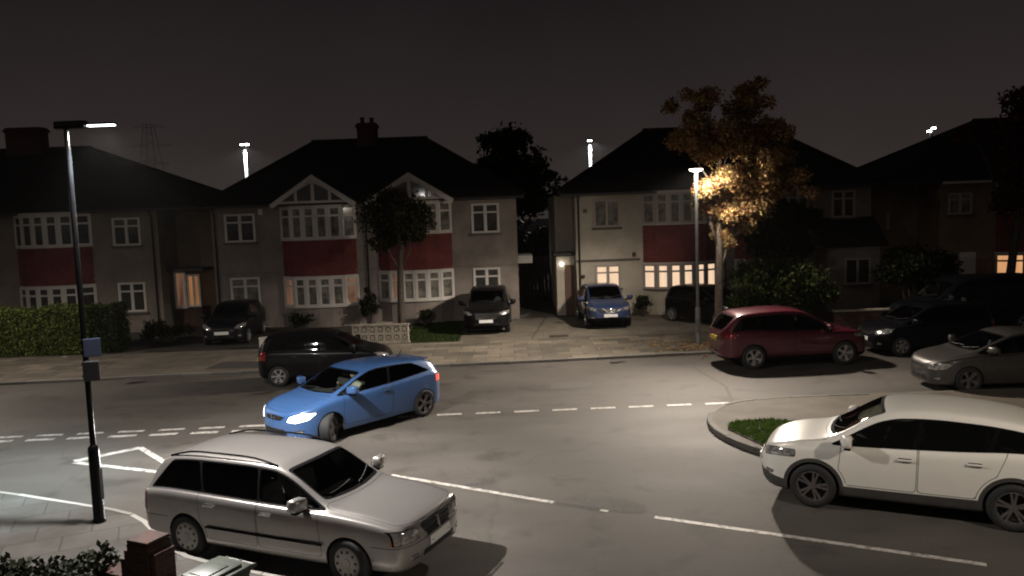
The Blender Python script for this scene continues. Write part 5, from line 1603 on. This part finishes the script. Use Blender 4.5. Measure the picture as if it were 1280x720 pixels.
def lantern_light(name, parent, loc, col, curve, throw=(0, 0), back=1.0, radius=0.09):
    """a road lantern: luminous intensity (W/sr) by angle from straight down, as its optic spreads it; throw = side it favours"""
    l = bpy.data.lights.new(name, 'POINT'); l.energy = 4 * PI * 1000; l.color = col; l.shadow_soft_size = radius
    l.use_nodes = True
    nt = l.node_tree; N, L = nt.nodes, nt.links
    em = next(n for n in N if n.type == 'EMISSION')
    g = N.new('ShaderNodeNewGeometry'); sp = N.new('ShaderNodeSeparateXYZ')
    L.new(g.outputs['Incoming'], sp.inputs['Vector'])
    fc = N.new('ShaderNodeFloatCurve')
    ng = N.new('ShaderNodeMath'); ng.operation = 'MULTIPLY'; ng.inputs[1].default_value = -1.0; ng.use_clamp = True
    L.new(sp.outputs['Z'], ng.inputs[0]); L.new(ng.outputs['Value'], fc.inputs['Value'])
    c = fc.mapping.curves[0]
    pts = sorted((math.cos(rad(a)), v / 2000.0) for a, v in curve)
    c.points[0].location = pts[0]; c.points[1].location = pts[-1]
    for p in pts[1:-1]: c.points.new(*p)
    for p in c.points: p.handle_type = 'VECTOR'
    fc.mapping.update()
    dt = N.new('ShaderNodeVectorMath'); dt.operation = 'DOT_PRODUCT'; dt.inputs[1].default_value = (throw[0], throw[1], 0)
    L.new(g.outputs['Incoming'], dt.inputs[0])
    mr = N.new('ShaderNodeMapRange'); mr.inputs['From Min'].default_value = -0.5; mr.inputs['From Max'].default_value = 0.5
    mr.inputs['To Min'].default_value = back; mr.inputs['To Max'].default_value = 1.0
    L.new(dt.outputs['Value'], mr.inputs['Value'])
    m1 = N.new('ShaderNodeMath'); m1.operation = 'MULTIPLY'; L.new(fc.outputs['Value'], m1.inputs[0])
    if back < 1: L.new(mr.outputs['Result'], m1.inputs[1])
    else: m1.inputs[1].default_value = 1.0
    m2 = N.new('ShaderNodeMath'); m2.operation = 'MULTIPLY'; m2.inputs[1].default_value = 2.0
    L.new(m1.outputs['Value'], m2.inputs[0]); L.new(m2.outputs['Value'], em.inputs['Strength'])
    o = bpy.data.objects.new(name, l); link(o, parent); o.location = loc
    return o

def street_lamp(label, loc, H_, base_h, r_base, r_top, arm, head_len, head_w, lens, rz, curve, col, group, throw=(0, 0), back=1.0, tilt=0.03, colm='steel_black', head_t=0.05, soft=0.09):
    root = thing('street_lamp', label, 'street lamp', loc, rz, group)
    bm = bmesh.new()
    lathe(bm, [(r_base * 1.25, 0.0), (r_base * 1.22, 0.04), (r_base, 0.06), (r_base, base_h), (r_base * .9, base_h + .04), (r_top * 1.15, base_h + .07)], 20)
    obj('base', bm, MT[colm], root, True)
    bm = bmesh.new()
    lathe(bm, [(r_top * 1.1, base_h), (r_top, H_ - .1), (r_top * .85, H_ - .02)], 16)
    obj('pole', bm, MT['steel_grey'] if colm != 'steel_black' else MT[colm], root, True)
    bm = bmesh.new()
    box(bm, r_base * .55, r_base * 1.02, -.05, .05, .35, .85, .008)
    obj('access_door', bm, MT[colm], root)
    # lantern: a body over the pole top and a flat lens under its front half
    M = Matrix.Translation((0, 0, H_)) @ Matrix.Rotation(-tilt, 4, 'Y')
    bm = bmesh.new()
    box(bm, -.16, arm + head_len * .26, -.07, .07, -.045, .075, .03, 0, M)
    box(bm, arm, arm + head_len, -head_w / 2, head_w / 2, 0.0, .028, .010, 0, M)
    if arm < 0:
        bm.free(); bm = bmesh.new()
        lathe(bm, [(.02, H_ + .10), (.12, H_ + .095), (.235, H_ + .05), (.25, H_ + .025), (.235, H_ + .012), (.05, H_ + .01), (.05, H_ - .12)], 24)
    hd = obj('lantern', bm, MT['steel_black'], root); autosmooth(hd, 40)
    bm = bmesh.new()
    box(bm, arm + head_len * .30, arm + head_len * .985, -head_w / 2 * .6, head_w / 2 * .6, -.016, .002, .004, 0, M)
    if arm < 0:
        bm.free(); bm = bmesh.new()
        lathe(bm, [(.06, H_ + .005), (.215, H_ + .008), (.215, H_ - .02), (.15, H_ - .055), (.06, H_ - .07)], 24)
    obj('lens', bm, MT[lens], hd)
    p = M @ Vector((arm + head_len * .68, 0, -.06))
    lantern_light('lamp_or_added_light', root, p, col, curve, throw, back, soft)
    return root

LP1 = street_lamp('black lamp post on the near pavement, cut-off LED lantern pointing right', (-6.49, 11.99, 0.10), 6.02, 1.14, 0.082, 0.040, 0.16, 0.58, 0.13, 'lens_left', rad(-3),
    [(0, 340), (30, 480), (43, 590), (51, 270), (60, 195), (68, 190), (74, 150), (80, 85), (90, 0)], (1.0, 0.945, 0.89), None, (0.95, 0.3), 0.42, tilt=0.0)
pool_spot = spot('lamp_or_added_light', LP1, (.42, .0, 5.93), 4300, (.66, .90, 1.0), 60, 1.0, .06)  # added spot that throws a cold pool on the road at left
pool_spot.rotation_euler = (Vector((-9.9, 13.9, 0)) - Vector((-6.07, 12.0, 6.0))).to_track_quat('-Z', 'Y').to_euler()
for (z0, z1, w_, rz, m, nm) in ((2.58, 2.86, .24, 28, 'sign_blue', 'sign_plate'), (2.22, 2.52, .25, 5, 'sign_grey', 'sign_plate')):
    bm = bmesh.new(); M = Matrix.Rotation(rad(rz), 4, 'Z')
    box(bm, -.02, w_ - .02, -.085, -.070, z0, z1, .012, 0, M)
    s_ = obj(nm, bm, MT[m], LP1)
    bm = bmesh.new()
    for z in (z0 + .06, z1 - .06): lathe(bm, [(0.055, z - .012), (0.068, z - .012), (0.068, z + .012), (0.055, z + .012)], 16)
    box(bm, -.012, .012, -.072, -.05, z0 + .05, z1 - .05, 0, 0, M)
    obj('clamp', bm, MT['steel_black'], s_)

LP2 = street_lamp('glowing street lamp on the far pavement beside the autumn tree', (6.18, 26.53, 0.08), 5.78, 1.15, 0.088, 0.055, -0.02, 0.42, 0.42, 'lens_right', rad(-100),
    [(0, 70), (25, 150), (45, 520), (62, 840), (68, 660), (75, 170), (82, 95), (88, 60), (90, 0)], (1.0, 0.87, 0.73), None, (-0.80, -0.60), 0.16, 0.0, 'steel_grey', soft=0.2)
leaf_spot = spot('lamp_or_added_light', LP2, (.06, .0, 5.70), 1700, (1.0, .87, .70), 104, .9, .08)  # added spot that brightens the leaves beside the lamp
LP2_AIM = Vector((8.6, 27.9, 4.7)) - Vector((6.18, 26.47, 5.78))
leaf_spot.rotation_euler = (Matrix.Rotation(rad(100), 3, 'Z') @ LP2_AIM).to_track_quat('-Z', 'Y').to_euler()
# two posts added out of view: they light the white car and left houses
LP3 = street_lamp('added unseen lamp post past the lower right corner, lighting the white car', (9.8, 4.0, 0.10), 6.0, 1.14, 0.088, 0.052, 0.16, 0.58, 0.13, 'lens_left', rad(110),
    [(0, 25), (40, 100), (60, 152), (68, 80), (74, 16), (90, 0)], (1.0, 0.88, 0.74), None)
LP4 = street_lamp('added unseen lamp post beyond the left edge, lighting the left houses', (-20.5, 24.6, 0.08), 5.8, 1.15, 0.088, 0.055, -0.02, 0.42, 0.42, 'lens_right', rad(-90),
    [(0, 60), (45, 260), (62, 330), (72, 90), (80, 30), (90, 0)], (1.0, 0.88, 0.76), None, (0, -1), 0.4, 0.0, 'steel_grey')

def tall_lamp(label, loc, H_, arms):
    root = thing('tall_street_lamp', label, 'street lamp', loc, 0, 'tall lamps on the main road beyond the houses')
    bm = bmesh.new(); lathe(bm, [(.20, 0), (.17, 2), (.13, H_)], 14)
    obj('pole', bm, MT['steel_grey'], root, True)
    for sx, dz in arms:
        bm = bmesh.new()
        tube(bm, [(0, 0, H_ - .05), (sx * .12, 0, H_ + dz * .6), (sx * .2, 0, H_ + dz)], .05, 8)
        box(bm, min(sx * .05, sx * .36), max(sx * .05, sx * .36), -.12, .12, H_ + dz, H_ + dz + .10, .03)
        a = obj('lantern', bm, MT['steel_grey'], root)
        bm = bmesh.new(); box(bm, min(sx * .06, sx * .35), max(sx * .06, sx * .35), -.11, .11, H_ + dz - .10, H_ + dz - .003, .01)
        obj('lens', bm, MT['lens_far'], a)
    lantern_light('lamp_or_added_light', root, (.35, -.9, H_ - .30), (.97, .98, 1), [(0, 900), (60, 1000), (75, 300), (80, 0), (90, 0)])
    return root
tall_lamp('tall double-headed lamp shining over the roofs, leftmost of three', (-22.65, 70, 0), 11.35, ((-1, .1), (1, .1)))
tall_lamp('tall single lamp shining beside the black tree, middle of three', (7.15, 70, 0), 10.75, ((.45, 0), (-.45, 0)))
tall_lamp('tall lamp with tilted heads over the dark right roof, rightmost of three', (36.7, 70, 0), 10.25, ((1.0, .55), (-.9, .3)))

# ------------------------------------------------------------------ far background
r_ = thing('electricity_pylon', 'faint lattice pylon on the skyline behind the left house', 'pylon', (-88, 200, 0))
bm = bmesh.new()
def leg(z): return 3.4 * (1 - z / 33) + .6
for sx in (-1, 1):
    for sy in (-1, 1): tube(bm, [(sx * leg(0), sy * leg(0), 0), (sx * leg(30), sy * leg(30), 30)], .05, 5)
z = 0
while z < 29:
    zz = z + max(1.6, leg(z) * 1.3)
    for s in (-1, 1):
        tube(bm, [(-leg(z), s * leg(z), z), (leg(min(zz, 30)), s * leg(min(zz, 30)), min(zz, 30))], .02, 4)
        tube(bm, [(leg(z), s * leg(z), z), (-leg(min(zz, 30)), s * leg(min(zz, 30)), min(zz, 30))], .02, 4)
    z = zz
for z, l_ in ((29, 4.2), (24.5, 5.4), (20, 4.6)):
    tube(bm, [(-l_, 0, z), (0, 0, z + .8), (l_, 0, z)], .03, 4); tube(bm, [(-l_, 0, z), (l_, 0, z)], .03, 4)
obj('lattice', bm, MT['steel_grey'], r_)
hb = thing('terraced_house', 'dark house roof far behind the gap left of the gabled pair', 'house', (-20, 62, 0))
block('wall', -27, -14, 62, 69, 0, 5.0, 'brown_wall', hb); hip_roof(hb, -27, -14, 62, 69, 5.05, -24, -17, 7.0); at_world(hb)
hb = thing('terraced_house', 'dark house far behind the gap beside the far right house', 'house', (27, 62, 0))
block('wall', 22, 34, 62, 69, 0, 5.0, 'brown_wall', hb); hip_roof(hb, 22, 34, 62, 69, 5.05, 25, 31, 6.6); at_world(hb)

# ------------------------------------------------------------------ small things
w_ = thing('passage_screen', 'added dark board screen blacking out the passage left of the lit side porch', 'fence', (1.6, 43.5, 0))  # board screen added to keep the passage black
bm = bmesh.new()
for k in range(24):
    box(bm, -2.4 + k * .2, -2.4 + k * .2 + .19, -.012 + .006 * (k % 2), .012 + .006 * (k % 2), .05, 2.25 + .02 * (k % 3), 0.003)
obj('boards', bm, MT['bark_dark'], w_)
for x in (-2.4, 0, 2.4):
    bm = bmesh.new(); box(bm, x - .05, x + .05, .03, .13, 0, 2.35, .006); obj('post', bm, MT['bark_dark'], w_)
# pierced screen-block wall
w_ = thing('screen_block_wall', 'low pale wall of pierced decorative blocks behind the black hatchback', 'garden wall', (-4.85, 28.95, 0.08), rad(-6))
bm = bmesh.new()
for i in range(7):
    for k in range(2):
        x0, z0 = -1.05 + i * .30, .06 + k * .30
        t = .045
        for b_ in ((x0, x0 + .295, z0, z0 + t), (x0, x0 + .295, z0 + .295 - t, z0 + .295), (x0, x0 + t, z0 + t, z0 + .295 - t), (x0 + .295 - t, x0 + .295, z0 + t, z0 + .295 - t)):
            box(bm, b_[0], b_[1], -.05, .05, b_[2], b_[3], .006)
        M = Matrix.Translation((x0 + .1475, 0, z0 + .1475)) @ Matrix.Rotation(PI / 4, 4, 'Y')
        box(bm, -.10, .10, -.045, .045, -.018, .018, 0, 0, M); box(bm, -.018, .018, -.046, .046, -.10, .10, 0, 0, M)
        M = Matrix.Translation((x0 + .1475, 0, z0 + .1475)) @ Matrix.Rotation(PI / 2, 4, 'X')
        bmesh.ops.create_circle(bm, cap_ends=True, segments=12, radius=.055, matrix=M @ Matrix.Translation((0, 0, .048)))
obj('pierced_blocks', bm, MT['stone'], w_)
bm = bmesh.new(); box(bm, -1.08, 1.08, -.07, .07, .66, .71, .01); box(bm, -1.08, 1.08, -.06, .06, 0, .055, .005)
obj('coping', bm, MT['stone'], w_)
# garden wall of the right house
w_ = thing('brick_garden_wall', 'low dark brick garden wall behind the black cars at right', 'garden wall', (13.4, 27.9, 0.08))
bm = bmesh.new(); box(bm, -2.1, 2.6, -.11, .11, 0, .72, .008); obj('brickwork', bm, MT['brick'], w_)
bm = bmesh.new(); box(bm, -2.14, 2.64, -.14, .14, .722, .78, .012); obj('coping', bm, MT['stone'], w_)
# brick pier and low wall in the near corner
w_ = thing('brick_pier', 'stepped dark brick gate pier at the bottom edge beside the bin', 'gate pier', (-4.14, 8.62, 0.10), rad(-24))
bm = bmesh.new(); box(bm, -.16, .16, -.16, .16, 0, 1.03, .006); obj('brickwork', bm, MT['brick'], w_)
bm = bmesh.new(); box(bm, -.16, .15, -.155, .16, 1.032, 1.075, .012); obj('cap', bm, MT['brick'], w_)
bm = bmesh.new(); box(bm, -.235, -.163, -.14, .14, 0, .94, .01); box(bm, -.31, -.237, -.13, .13, 0, .83, .01); box(bm, -.8, -.312, -.12, .12, 0, .62, .01)
box(bm, .163, .235, -.14, .14, 0, .95, .01)
obj('stepped_brickwork', bm, MT['brick'], w_)
# wheelie bin
b_ = thing('wheelie_bin', 'dark green wheelie bin beside the brick pier, lid towards the road', 'bin', (-3.24, 8.12, 0.10), rad(-28))
b_.scale = (.86, .86, .84)
bm = bmesh.new()
def ring(z, sx, sy): return [bm.verts.new((x * sx, y * sy, z)) for x, y in ((-1, -1), (1, -1), (1, 1), (-1, 1))]
r0, r1, r2, r3 = ring(.06, .20, .26), ring(.95, .265, .33), ring(.952, .285, .35), ring(1.0, .285, .35)
for a, b in ((r0, r1), (r1, r2), (r2, r3)):
    for i in range(4): bm.faces.new((a[i], a[(i + 1) % 4], b[(i + 1) % 4], b[i]))
bm.faces.new(r0[::-1]); bm.faces.new(r3)
bmesh.ops.bevel(bm, geom=list(bm.edges), offset=.012, segments=2, affect='EDGES')
bo = obj('body', bm, MT['bin'], b_); autosmooth(bo, 40)
bm = bmesh.new()
box(bm, -.30, .30, -.37, .36, 1.004, 1.045, .018)
box(bm, -.235, .235, -.30, .24, 1.04, 1.085, .03)
box(bm, -.15, .15, -.24, .10, 1.08, 1.10, .012)
lid = obj('lid', bm, MT['bin'], b_); autosmooth(lid, 40)
bm = bmesh.new(); tube(bm, [(-.26, .43, .985), (.26, .43, .985)], .017, 8)
for x in (-.24, 0, .24): box(bm, x - .02, x + .02, .34, .44, .96, 1.01, .008)
obj('handle', bm, MT['bin'], b_)
for s in (-1, 1):
    bm = bmesh.new(); lathe(bm, [(.001, -.025), (.09, -.025), (.10, -.015), (.10, .015), (.09, .025), (.001, .025)], 20, 'Y')
    wo = obj('wheel', bm, MT['tyre'], b_, True); wo.location = (s * .27, .27, .10); wo.rotation_euler = (0, 0, PI / 2)
# white box by the far pavement
b_ = thing('storage_box', 'small white box standing behind the black hatchback', 'box', (-9.02, 28.75, 0.08), rad(8))
bm = bmesh.new(); box(bm, -.19, .19, -.15, .15, 0, .36, .02); obj('body', bm, MT['white_plastic'], b_)
bm = bmesh.new(); box(bm, -.205, .205, -.165, .165, .362, .40, .012); obj('lid', bm, MT['white_plastic'], b_)
tag(sheet('paper_scrap', [(-16.18, 28.25), (-15.98, 28.2), (-15.95, 28.32), (-16.12, 28.38)], 0.095, MT['white_plastic']), 'scrap of white paper at the foot of the hedge', 'litter', kind='thing')
tag(slab('manhole_cover', [(1.3, 28.9), (2.0, 28.88), (2.02, 29.35), (1.32, 29.37)], 0.07, 0.093, MT['drive_dark']), 'dark inspection cover set in the drive left of the blue car', 'manhole cover', kind='thing')

# ------------------------------------------------------------------ cars
make_car(ESTATE, 'estate_car', 'silver estate car with roof rails parked at the near kerb', 'car', (-3.11, 11.02), rad(-23.4), steer=rad(-6))
make_car(CROSSOVER, 'crossover_car', 'white crossover with grey cladding parked beside the grass verge', 'car', (5.96, 12.02), rad(153.6), steer=rad(-4))
BLUE_LOC, BLUE_RZ = (-3.63, 17.82), rad(-132)
make_car(COUPE, 'hatchback_car', 'bright blue three-door hatchback turning with its headlights on', 'car', BLUE_LOC, BLUE_RZ, steer=rad(34))
BLK = dict(SMALLHATCH); BLK.update(privacy=(0, 1, 2))
make_car(BLK, 'hatchback_car', 'black hatchback parked at the far kerb behind the blue one', 'car', (-5.45, 23.1), rad(6))
make_car(SUV, 'sport_utility_car', 'dark red car parked at the far kerb beside the street tree', 'car', (8.0, 23.22), rad(5))
c = dict(COUPE); c.update(paint=P_GREY, ns=80, rim_mat='alloy_dark', driver=-1, plate_f=None)
c['lamps'] = [(a, b, p_, d_, 'lamp' if m_ == 'lamp_lit' else ('tail' if m_ == 'tail_lit' else m_)) for a, b, p_, d_, m_ in c['lamps']]
make_car(c, 'sports_hatchback_car', 'metallic grey low hatchback at the right edge behind the white one', 'car', (12.05, 19.45), rad(178))
c = dict(SMALLHATCH); c.update(privacy=(0, 1, 2), screen_mat=MT['glass_dark'], paint=P_BLACKBLUE, ns=64)
make_car(c, 'hatchback_car', 'small black car facing the road on the driveway near the lit porch', 'car', (-10.95, 31.3), rad(-86), z=0.085)
c = dict(SUV); c.update(paint=P_BLACK, ns=64, H=1.70)
make_car(c, 'sport_utility_car', 'black car with chrome grille parked nose-out beside the lawn', 'car', (-0.98, 32.05), rad(-91), z=0.085)
c = dict(CROSSOVER); c.update(paint=P_NAVY, ns=70, clad_mat='plastic', rim='five', rim_mat='alloy')
NIS = make_car(c, 'crossover_car', 'blue crossover parked nose-out before the lit cream house', 'car', (3.65, 32.3), rad(-88), z=0.087)
c = dict(SMALLHATCH); c.update(privacy=(0, 1, 2), screen_mat=MT['glass_dark'], paint=P_BLACK, ns=64)
make_car(c, 'hatchback_car', 'black hatchback on the drive behind the lamp post and street tree', 'car', (7.75, 31.3), rad(-58), z=0.087)
c = dict(SMALLHATCH); c.update(privacy=(0, 1, 2), screen_mat=MT['glass_dark'], paint=P_BLACKBLUE, ns=64)
make_car(c, 'hatchback_car', 'almost black car ahead of the dark red one at the far kerb', 'car', (12.6, 24.3), rad(184))
make_car(VAN, 'van', 'dark blue-black van standing before the far right house', 'van', (15.4, 27.0), rad(182), z=0.08)

# chrome V and badges on two noses
def nose_badge(root, x, z, r):
    bm = bmesh.new()
    n = 20
    tube(bm, [(0, math.cos(2 * PI * k / n) * r, math.sin(2 * PI * k / n) * r) for k in range(n + 1)], r * .16, 6, cap=False)
    box(bm, -.006, .006, -r * 1.0, r * 1.0, -r * .16, r * .16, .003)
    o = obj('badge', bm, MT['chrome'], root); o.location = (x, 0, z)
    return o
for o in list(SC.objects):
    if o.parent is None and o.get('category') == 'car':
        lb = o['label']
        if lb.startswith('bright blue three'): nose_badge(o, 2.105, .60, .055)
        if lb.startswith('blue crossover'):
            nose_badge(o, 2.11, .745, .055)
            bm = bmesh.new()
            for s in (-1, 1): tube(bm, [(2.06, s * .30, .82), (2.105, s * .12, .66)], .022, 6)
            tube(bm, [(2.105, -.12, .66), (2.105, .12, .66)], .022, 6)
            obj('grille_trim', bm, MT['chrome'], o)
        if lb.startswith('black car with chrome'):
            bm = bmesh.new()
            for z_ in (.66, .73, .80): tube(bm, [(2.16, -.40, z_), (2.195, 0, z_), (2.16, .40, z_)], .016, 6)
            obj('grille_trim', bm, MT['chrome'], o)
        if lb.startswith('silver estate'):
            bm = bmesh.new()
            for a, b in (((2.225, -.30, .575), (2.225, .30, .575)), ((2.17, -.36, .745), (2.20, .36, .745))): tube(bm, [a, (2.245 if a[2] < .7 else 2.21, 0, a[2]), b], .012, 6)
            tube(bm, [(2.245, 0, .57), (2.205, 0, .745)], .014, 6)
            for k in (1, 2): tube(bm, [(2.225, -.31 - .02 * k, .575 + .055 * k), (2.225, 0, .575 + .055 * k), (2.225, .31 + .02 * k, .575 + .055 * k)], .006, 5)
            obj('grille_trim', bm, MT['chrome'], o)
            bm = bmesh.new()
            for s in (-1, 1): tube(bm, [(1.0, s * .868, .50), (0, s * .872, .50), (-.92, s * .868, .50)], .014, 6)
            obj('side_moulding', bm, MT['plastic'], o)
        if lb.startswith('bright blue three'):
            bm = bmesh.new()
            box(bm, -1.80, -1.60, -.50, .50, 1.262, 1.282, .008)
            for s in (-1, 1): box(bm, -1.75, -1.63, s * .40 - .02, s * .40 + .02, 1.22, 1.268, .004)
            obj('spoiler', bm, P_BLUE, o)
            bm = bmesh.new(); tube(bm, [(-1.3, 0, 1.33), (-1.42, 0, 1.52)], [.008, .004], 6)
            obj('aerial', bm, MT['plastic'], o)
            for s in (-1, 1):
                sp = spot('headlamp_light', o, (2.14, s * .62, .63), 420, (1, .97, .92), 95, .8, .06, (0, rad(-78), 0))

# ------------------------------------------------------------------ the driver
def person(label, loc, rz):
    V, E, Rr = [], [], []
    def add(p, r, par=None):
        V.append(p); Rr.append(r); i = len(V) - 1
        if par is not None: E.append((par, i))
        return i
    y = .27
    pel = add((-.02, y, .56), .13)
    sp = add((-.09, y, .74), .125, pel); ch = add((-.12, y, .90), .135, sp); nk0 = add((-.115, y, 1.00), .07, ch); nk = add((-.095, y, 1.06), .052, nk0)
    h1 = add((-.075, y, 1.11), .068, nk); h2 = add((-.075, y, 1.17), .088, h1); h3 = add((-.08, y, 1.235), .078, h2)
    no = add((.02, y, 1.165), .014, h2)
    for s, el, ha in ((1, (.04, y + .25, .80), (.19, y + .13, .95)), (-1, (.05, y - .24, .83), (.21, y - .16, .99))):
        sh = add((-.115, y + s * .18, .955), .062, ch); e_ = add(el, .045, sh); wr = add(ha, .028, e_)
        d = (Vector(ha) - Vector(el)).normalized()
        pm = add(tuple(Vector(ha) + d * .05), .032, wr)
        for q in range(4):
            b = Vector(ha) + d * .085 + Vector((0, (q - 1.5) * .021, 0))
            f1 = add(tuple(b), .010, pm); f2 = add(tuple(b + d * .03 + Vector((0, 0, -.012 - .002 * q))), .009, f1); add(tuple(b + d * .035 + Vector((0, 0, -.04))), .008, f2)
        t1 = add(tuple(Vector(ha) + d * .03 + Vector((0, -s * .035, .005))), .011, wr); add(tuple(Vector(ha) + d * .07 + Vector((0, -s * .048, .0))), .009, t1)
        hp = add((.05, y + s * .09, .55), .085, pel); kn = add((.45, y + s * .13, .60), .062, hp); ft = add((.72, y + s * .11, .36), .045, kn); add((.84, y + s * .11, .38), .035, ft)
    me = bpy.data.meshes.new('person'); me.from_pydata(V, E, [])
    o = bpy.data.objects.new('person_build', me); link(o)
    sk = o.modifiers.new('skin', 'SKIN'); sk.use_smooth_shade = True
    for i, v in enumerate(me.skin_vertices[0].data):
        v.radius = (Rr[i], Rr[i]); v.use_root = (i == 0)
    sb = o.modifiers.new('sub', 'SUBSURF'); sb.levels = 1; sb.render_levels = 1
    dg = bpy.context.evaluated_depsgraph_get()
    m2 = bpy.data.meshes.new_from_object(o.evaluated_get(dg))
    bpy.data.objects.remove(o)
    cloth = mat('cream_top', (0.62, 0.60, 0.50), .9, var=.1); sknm = mat('skin', (0.42, 0.25, 0.18), .55); tr = mat('dark_trousers', (.03, .03, .04), .9)
    m2.materials.clear()
    for m in (cloth, sknm, tr): m2.materials.append(m)
    for p in m2.polygons:
        c_ = p.center
        p.material_index = 1 if (c_.z > 1.035 or (c_.x > .165 and c_.z > .86)) else (2 if (c_.z < .60 and c_.x > -.1) or c_.x > .35 else 0)
        p.use_smooth = True
    r = bpy.data.objects.new('person', m2); link(r)
    m2.transform(Matrix.Translation((.27, 0, .01)))
    tag(r, label, 'person'); r.location = (*loc, 0); r.rotation_euler = (0, 0, rz)
    bm = bmesh.new()
    bmesh.ops.create_uvsphere(bm, u_segments=16, v_segments=10, radius=.1, matrix=Matrix.Translation((.175, y, 1.205)) @ Matrix.Diagonal((1.02, .98, 1.05, 1)))
    bmesh.ops.delete(bm, geom=[v for v in bm.verts if v.co.x > .24 and v.co.z < 1.24], context='VERTS')
    obj('hair', bm, mat('dark_hair', (.02, .015, .012), .7), r, True)
    bm = bmesh.new()
    for s in (-1, 1):
        bmesh.ops.create_uvsphere(bm, u_segments=8, v_segments=6, radius=.011, matrix=Matrix.Translation((.278, y + s * .032, 1.205)))
    obj('eyes', bm, MT['seam'], r)
    return r
person('driver in a cream top, hands on the wheel of the bright blue car', BLUE_LOC, BLUE_RZ)

# ------------------------------------------------------------------ haze added for glow round the lamps
HAZE = 0.0001
hz = bpy.data.materials.new('lamp_glow_haze'); nt, N, L = nodes(hz)
N.remove(N['Principled BSDF'])
pv = N.new('ShaderNodeVolumePrincipled'); pv.inputs['Color'].default_value = (0.86, 0.84, 0.82, 1); pv.inputs['Density'].default_value = HAZE
pv.inputs['Anisotropy'].default_value = 0.35
L.new(pv.outputs['Volume'], N['Material Output'].inputs['Volume'])
bm = bmesh.new(); box(bm, -130, 130, -14, 215, -1.0, 34)
hzo = obj('haze', bm, hz); hzo['kind'] = 'stuff'; hzo['label'] = 'thin haze added for a glow round the lamps'

# ------------------------------------------------------------------ sky, glow, camera
W = bpy.data.worlds.new('World'); SC.world = W; W.use_nodes = True
nt = W.node_tree; N, L = nt.nodes, nt.links
bg = N['Background']
sky = N.new('ShaderNodeTexSky'); sky.sky_type = 'NISHITA'; sky.sun_disc = False
sky.sun_elevation = rad(35); sky.sun_rotation = rad(200)
tc = N.new('ShaderNodeTexCoord'); sep = N.new('ShaderNodeSeparateXYZ')
L.new(tc.outputs['Generated'], sep.inputs['Vector'])
rp = N.new('ShaderNodeValToRGB')
e = rp.color_ramp.elements
e[0].position = 0.0; e[0].color = (0.034, 0.0265, 0.0235, 1)
e[1].position = 0.33; e[1].color = (0.0070, 0.0050, 0.0060, 1)
k = e.new(0.12); k.color = (0.0245, 0.0195, 0.0185, 1)
L.new(sep.outputs['Z'], rp.inputs['Fac'])
cn = N.new('ShaderNodeTexNoise'); cn.inputs['Scale'].default_value = 2.2; cn.inputs['Detail'].default_value = 4
L.new(tc.outputs['Generated'], cn.inputs['Vector'])
cm = N.new('ShaderNodeMapRange'); cm.inputs['From Min'].default_value = .3; cm.inputs['From Max'].default_value = .7; cm.inputs['To Min'].default_value = .86; cm.inputs['To Max'].default_value = 1.14
L.new(cn.outputs['Fac'], cm.inputs['Value'])
mu = N.new('ShaderNodeMix'); mu.data_type = 'RGBA'; mu.blend_type = 'MULTIPLY'; mu.inputs['Factor'].default_value = 1
L.new(rp.outputs['Color'], mu.inputs['A']); L.new(cm.outputs['Result'], mu.inputs['B'])
ad = N.new('ShaderNodeMix'); ad.data_type = 'RGBA'; ad.blend_type = 'ADD'; ad.inputs['Factor'].default_value = 0.00012
L.new(mu.outputs['Result'], ad.inputs['A']); L.new(sky.outputs['Color'], ad.inputs['B'])
L.new(ad.outputs['Result'], bg.inputs['Color']); bg.inputs['Strength'].default_value = 1.0

sl = bpy.data.lights.new('night_fill', 'SUN'); sl.energy = 0.065; sl.angle = rad(70); sl.color = (1.0, 0.92, 0.83)  # soft fill added from behind the camera, standing for sky glow
so = bpy.data.objects.new('night_fill', sl); link(so)
so.rotation_euler = (rad(68), 0, rad(-18))

cd = bpy.data.cameras.new('camera'); cam = bpy.data.objects.new('camera', cd); link(cam)
cd.sensor_width = 36; cd.lens = 28.125; cd.clip_end = 2000; cd.clip_start = 0.1
pitch, roll = math.atan(0.092), rad(2.0)
fw = Vector((0, math.cos(pitch), -math.sin(pitch))); up0 = Vector((0, math.sin(pitch), math.cos(pitch))); r0 = Vector((1, 0, 0))
cr_, sr_ = math.cos(roll), math.sin(roll)
rt = r0 * cr_ - up0 * sr_; up = up0 * cr_ + r0 * sr_
cam.matrix_world = Matrix(((rt.x, up.x, -fw.x, 0), (rt.y, up.y, -fw.y, 0), (rt.z, up.z, -fw.z, 4.6), (0, 0, 0, 1)))
SC.camera = cam
SC.view_settings.view_transform = 'Standard'
SC.view_settings.look = 'None'
SC.view_settings.exposure = 0.0
SC.view_settings.gamma = 1.0
SC.view_settings.use_curve_mapping = False
SC.cycles.use_denoising = True
SC.cycles.max_bounces = 6
SC.cycles.transparent_max_bounces = 12
SC.cycles.sample_clamp_indirect = 4.0
SC.cycles.filter_width = 2.0
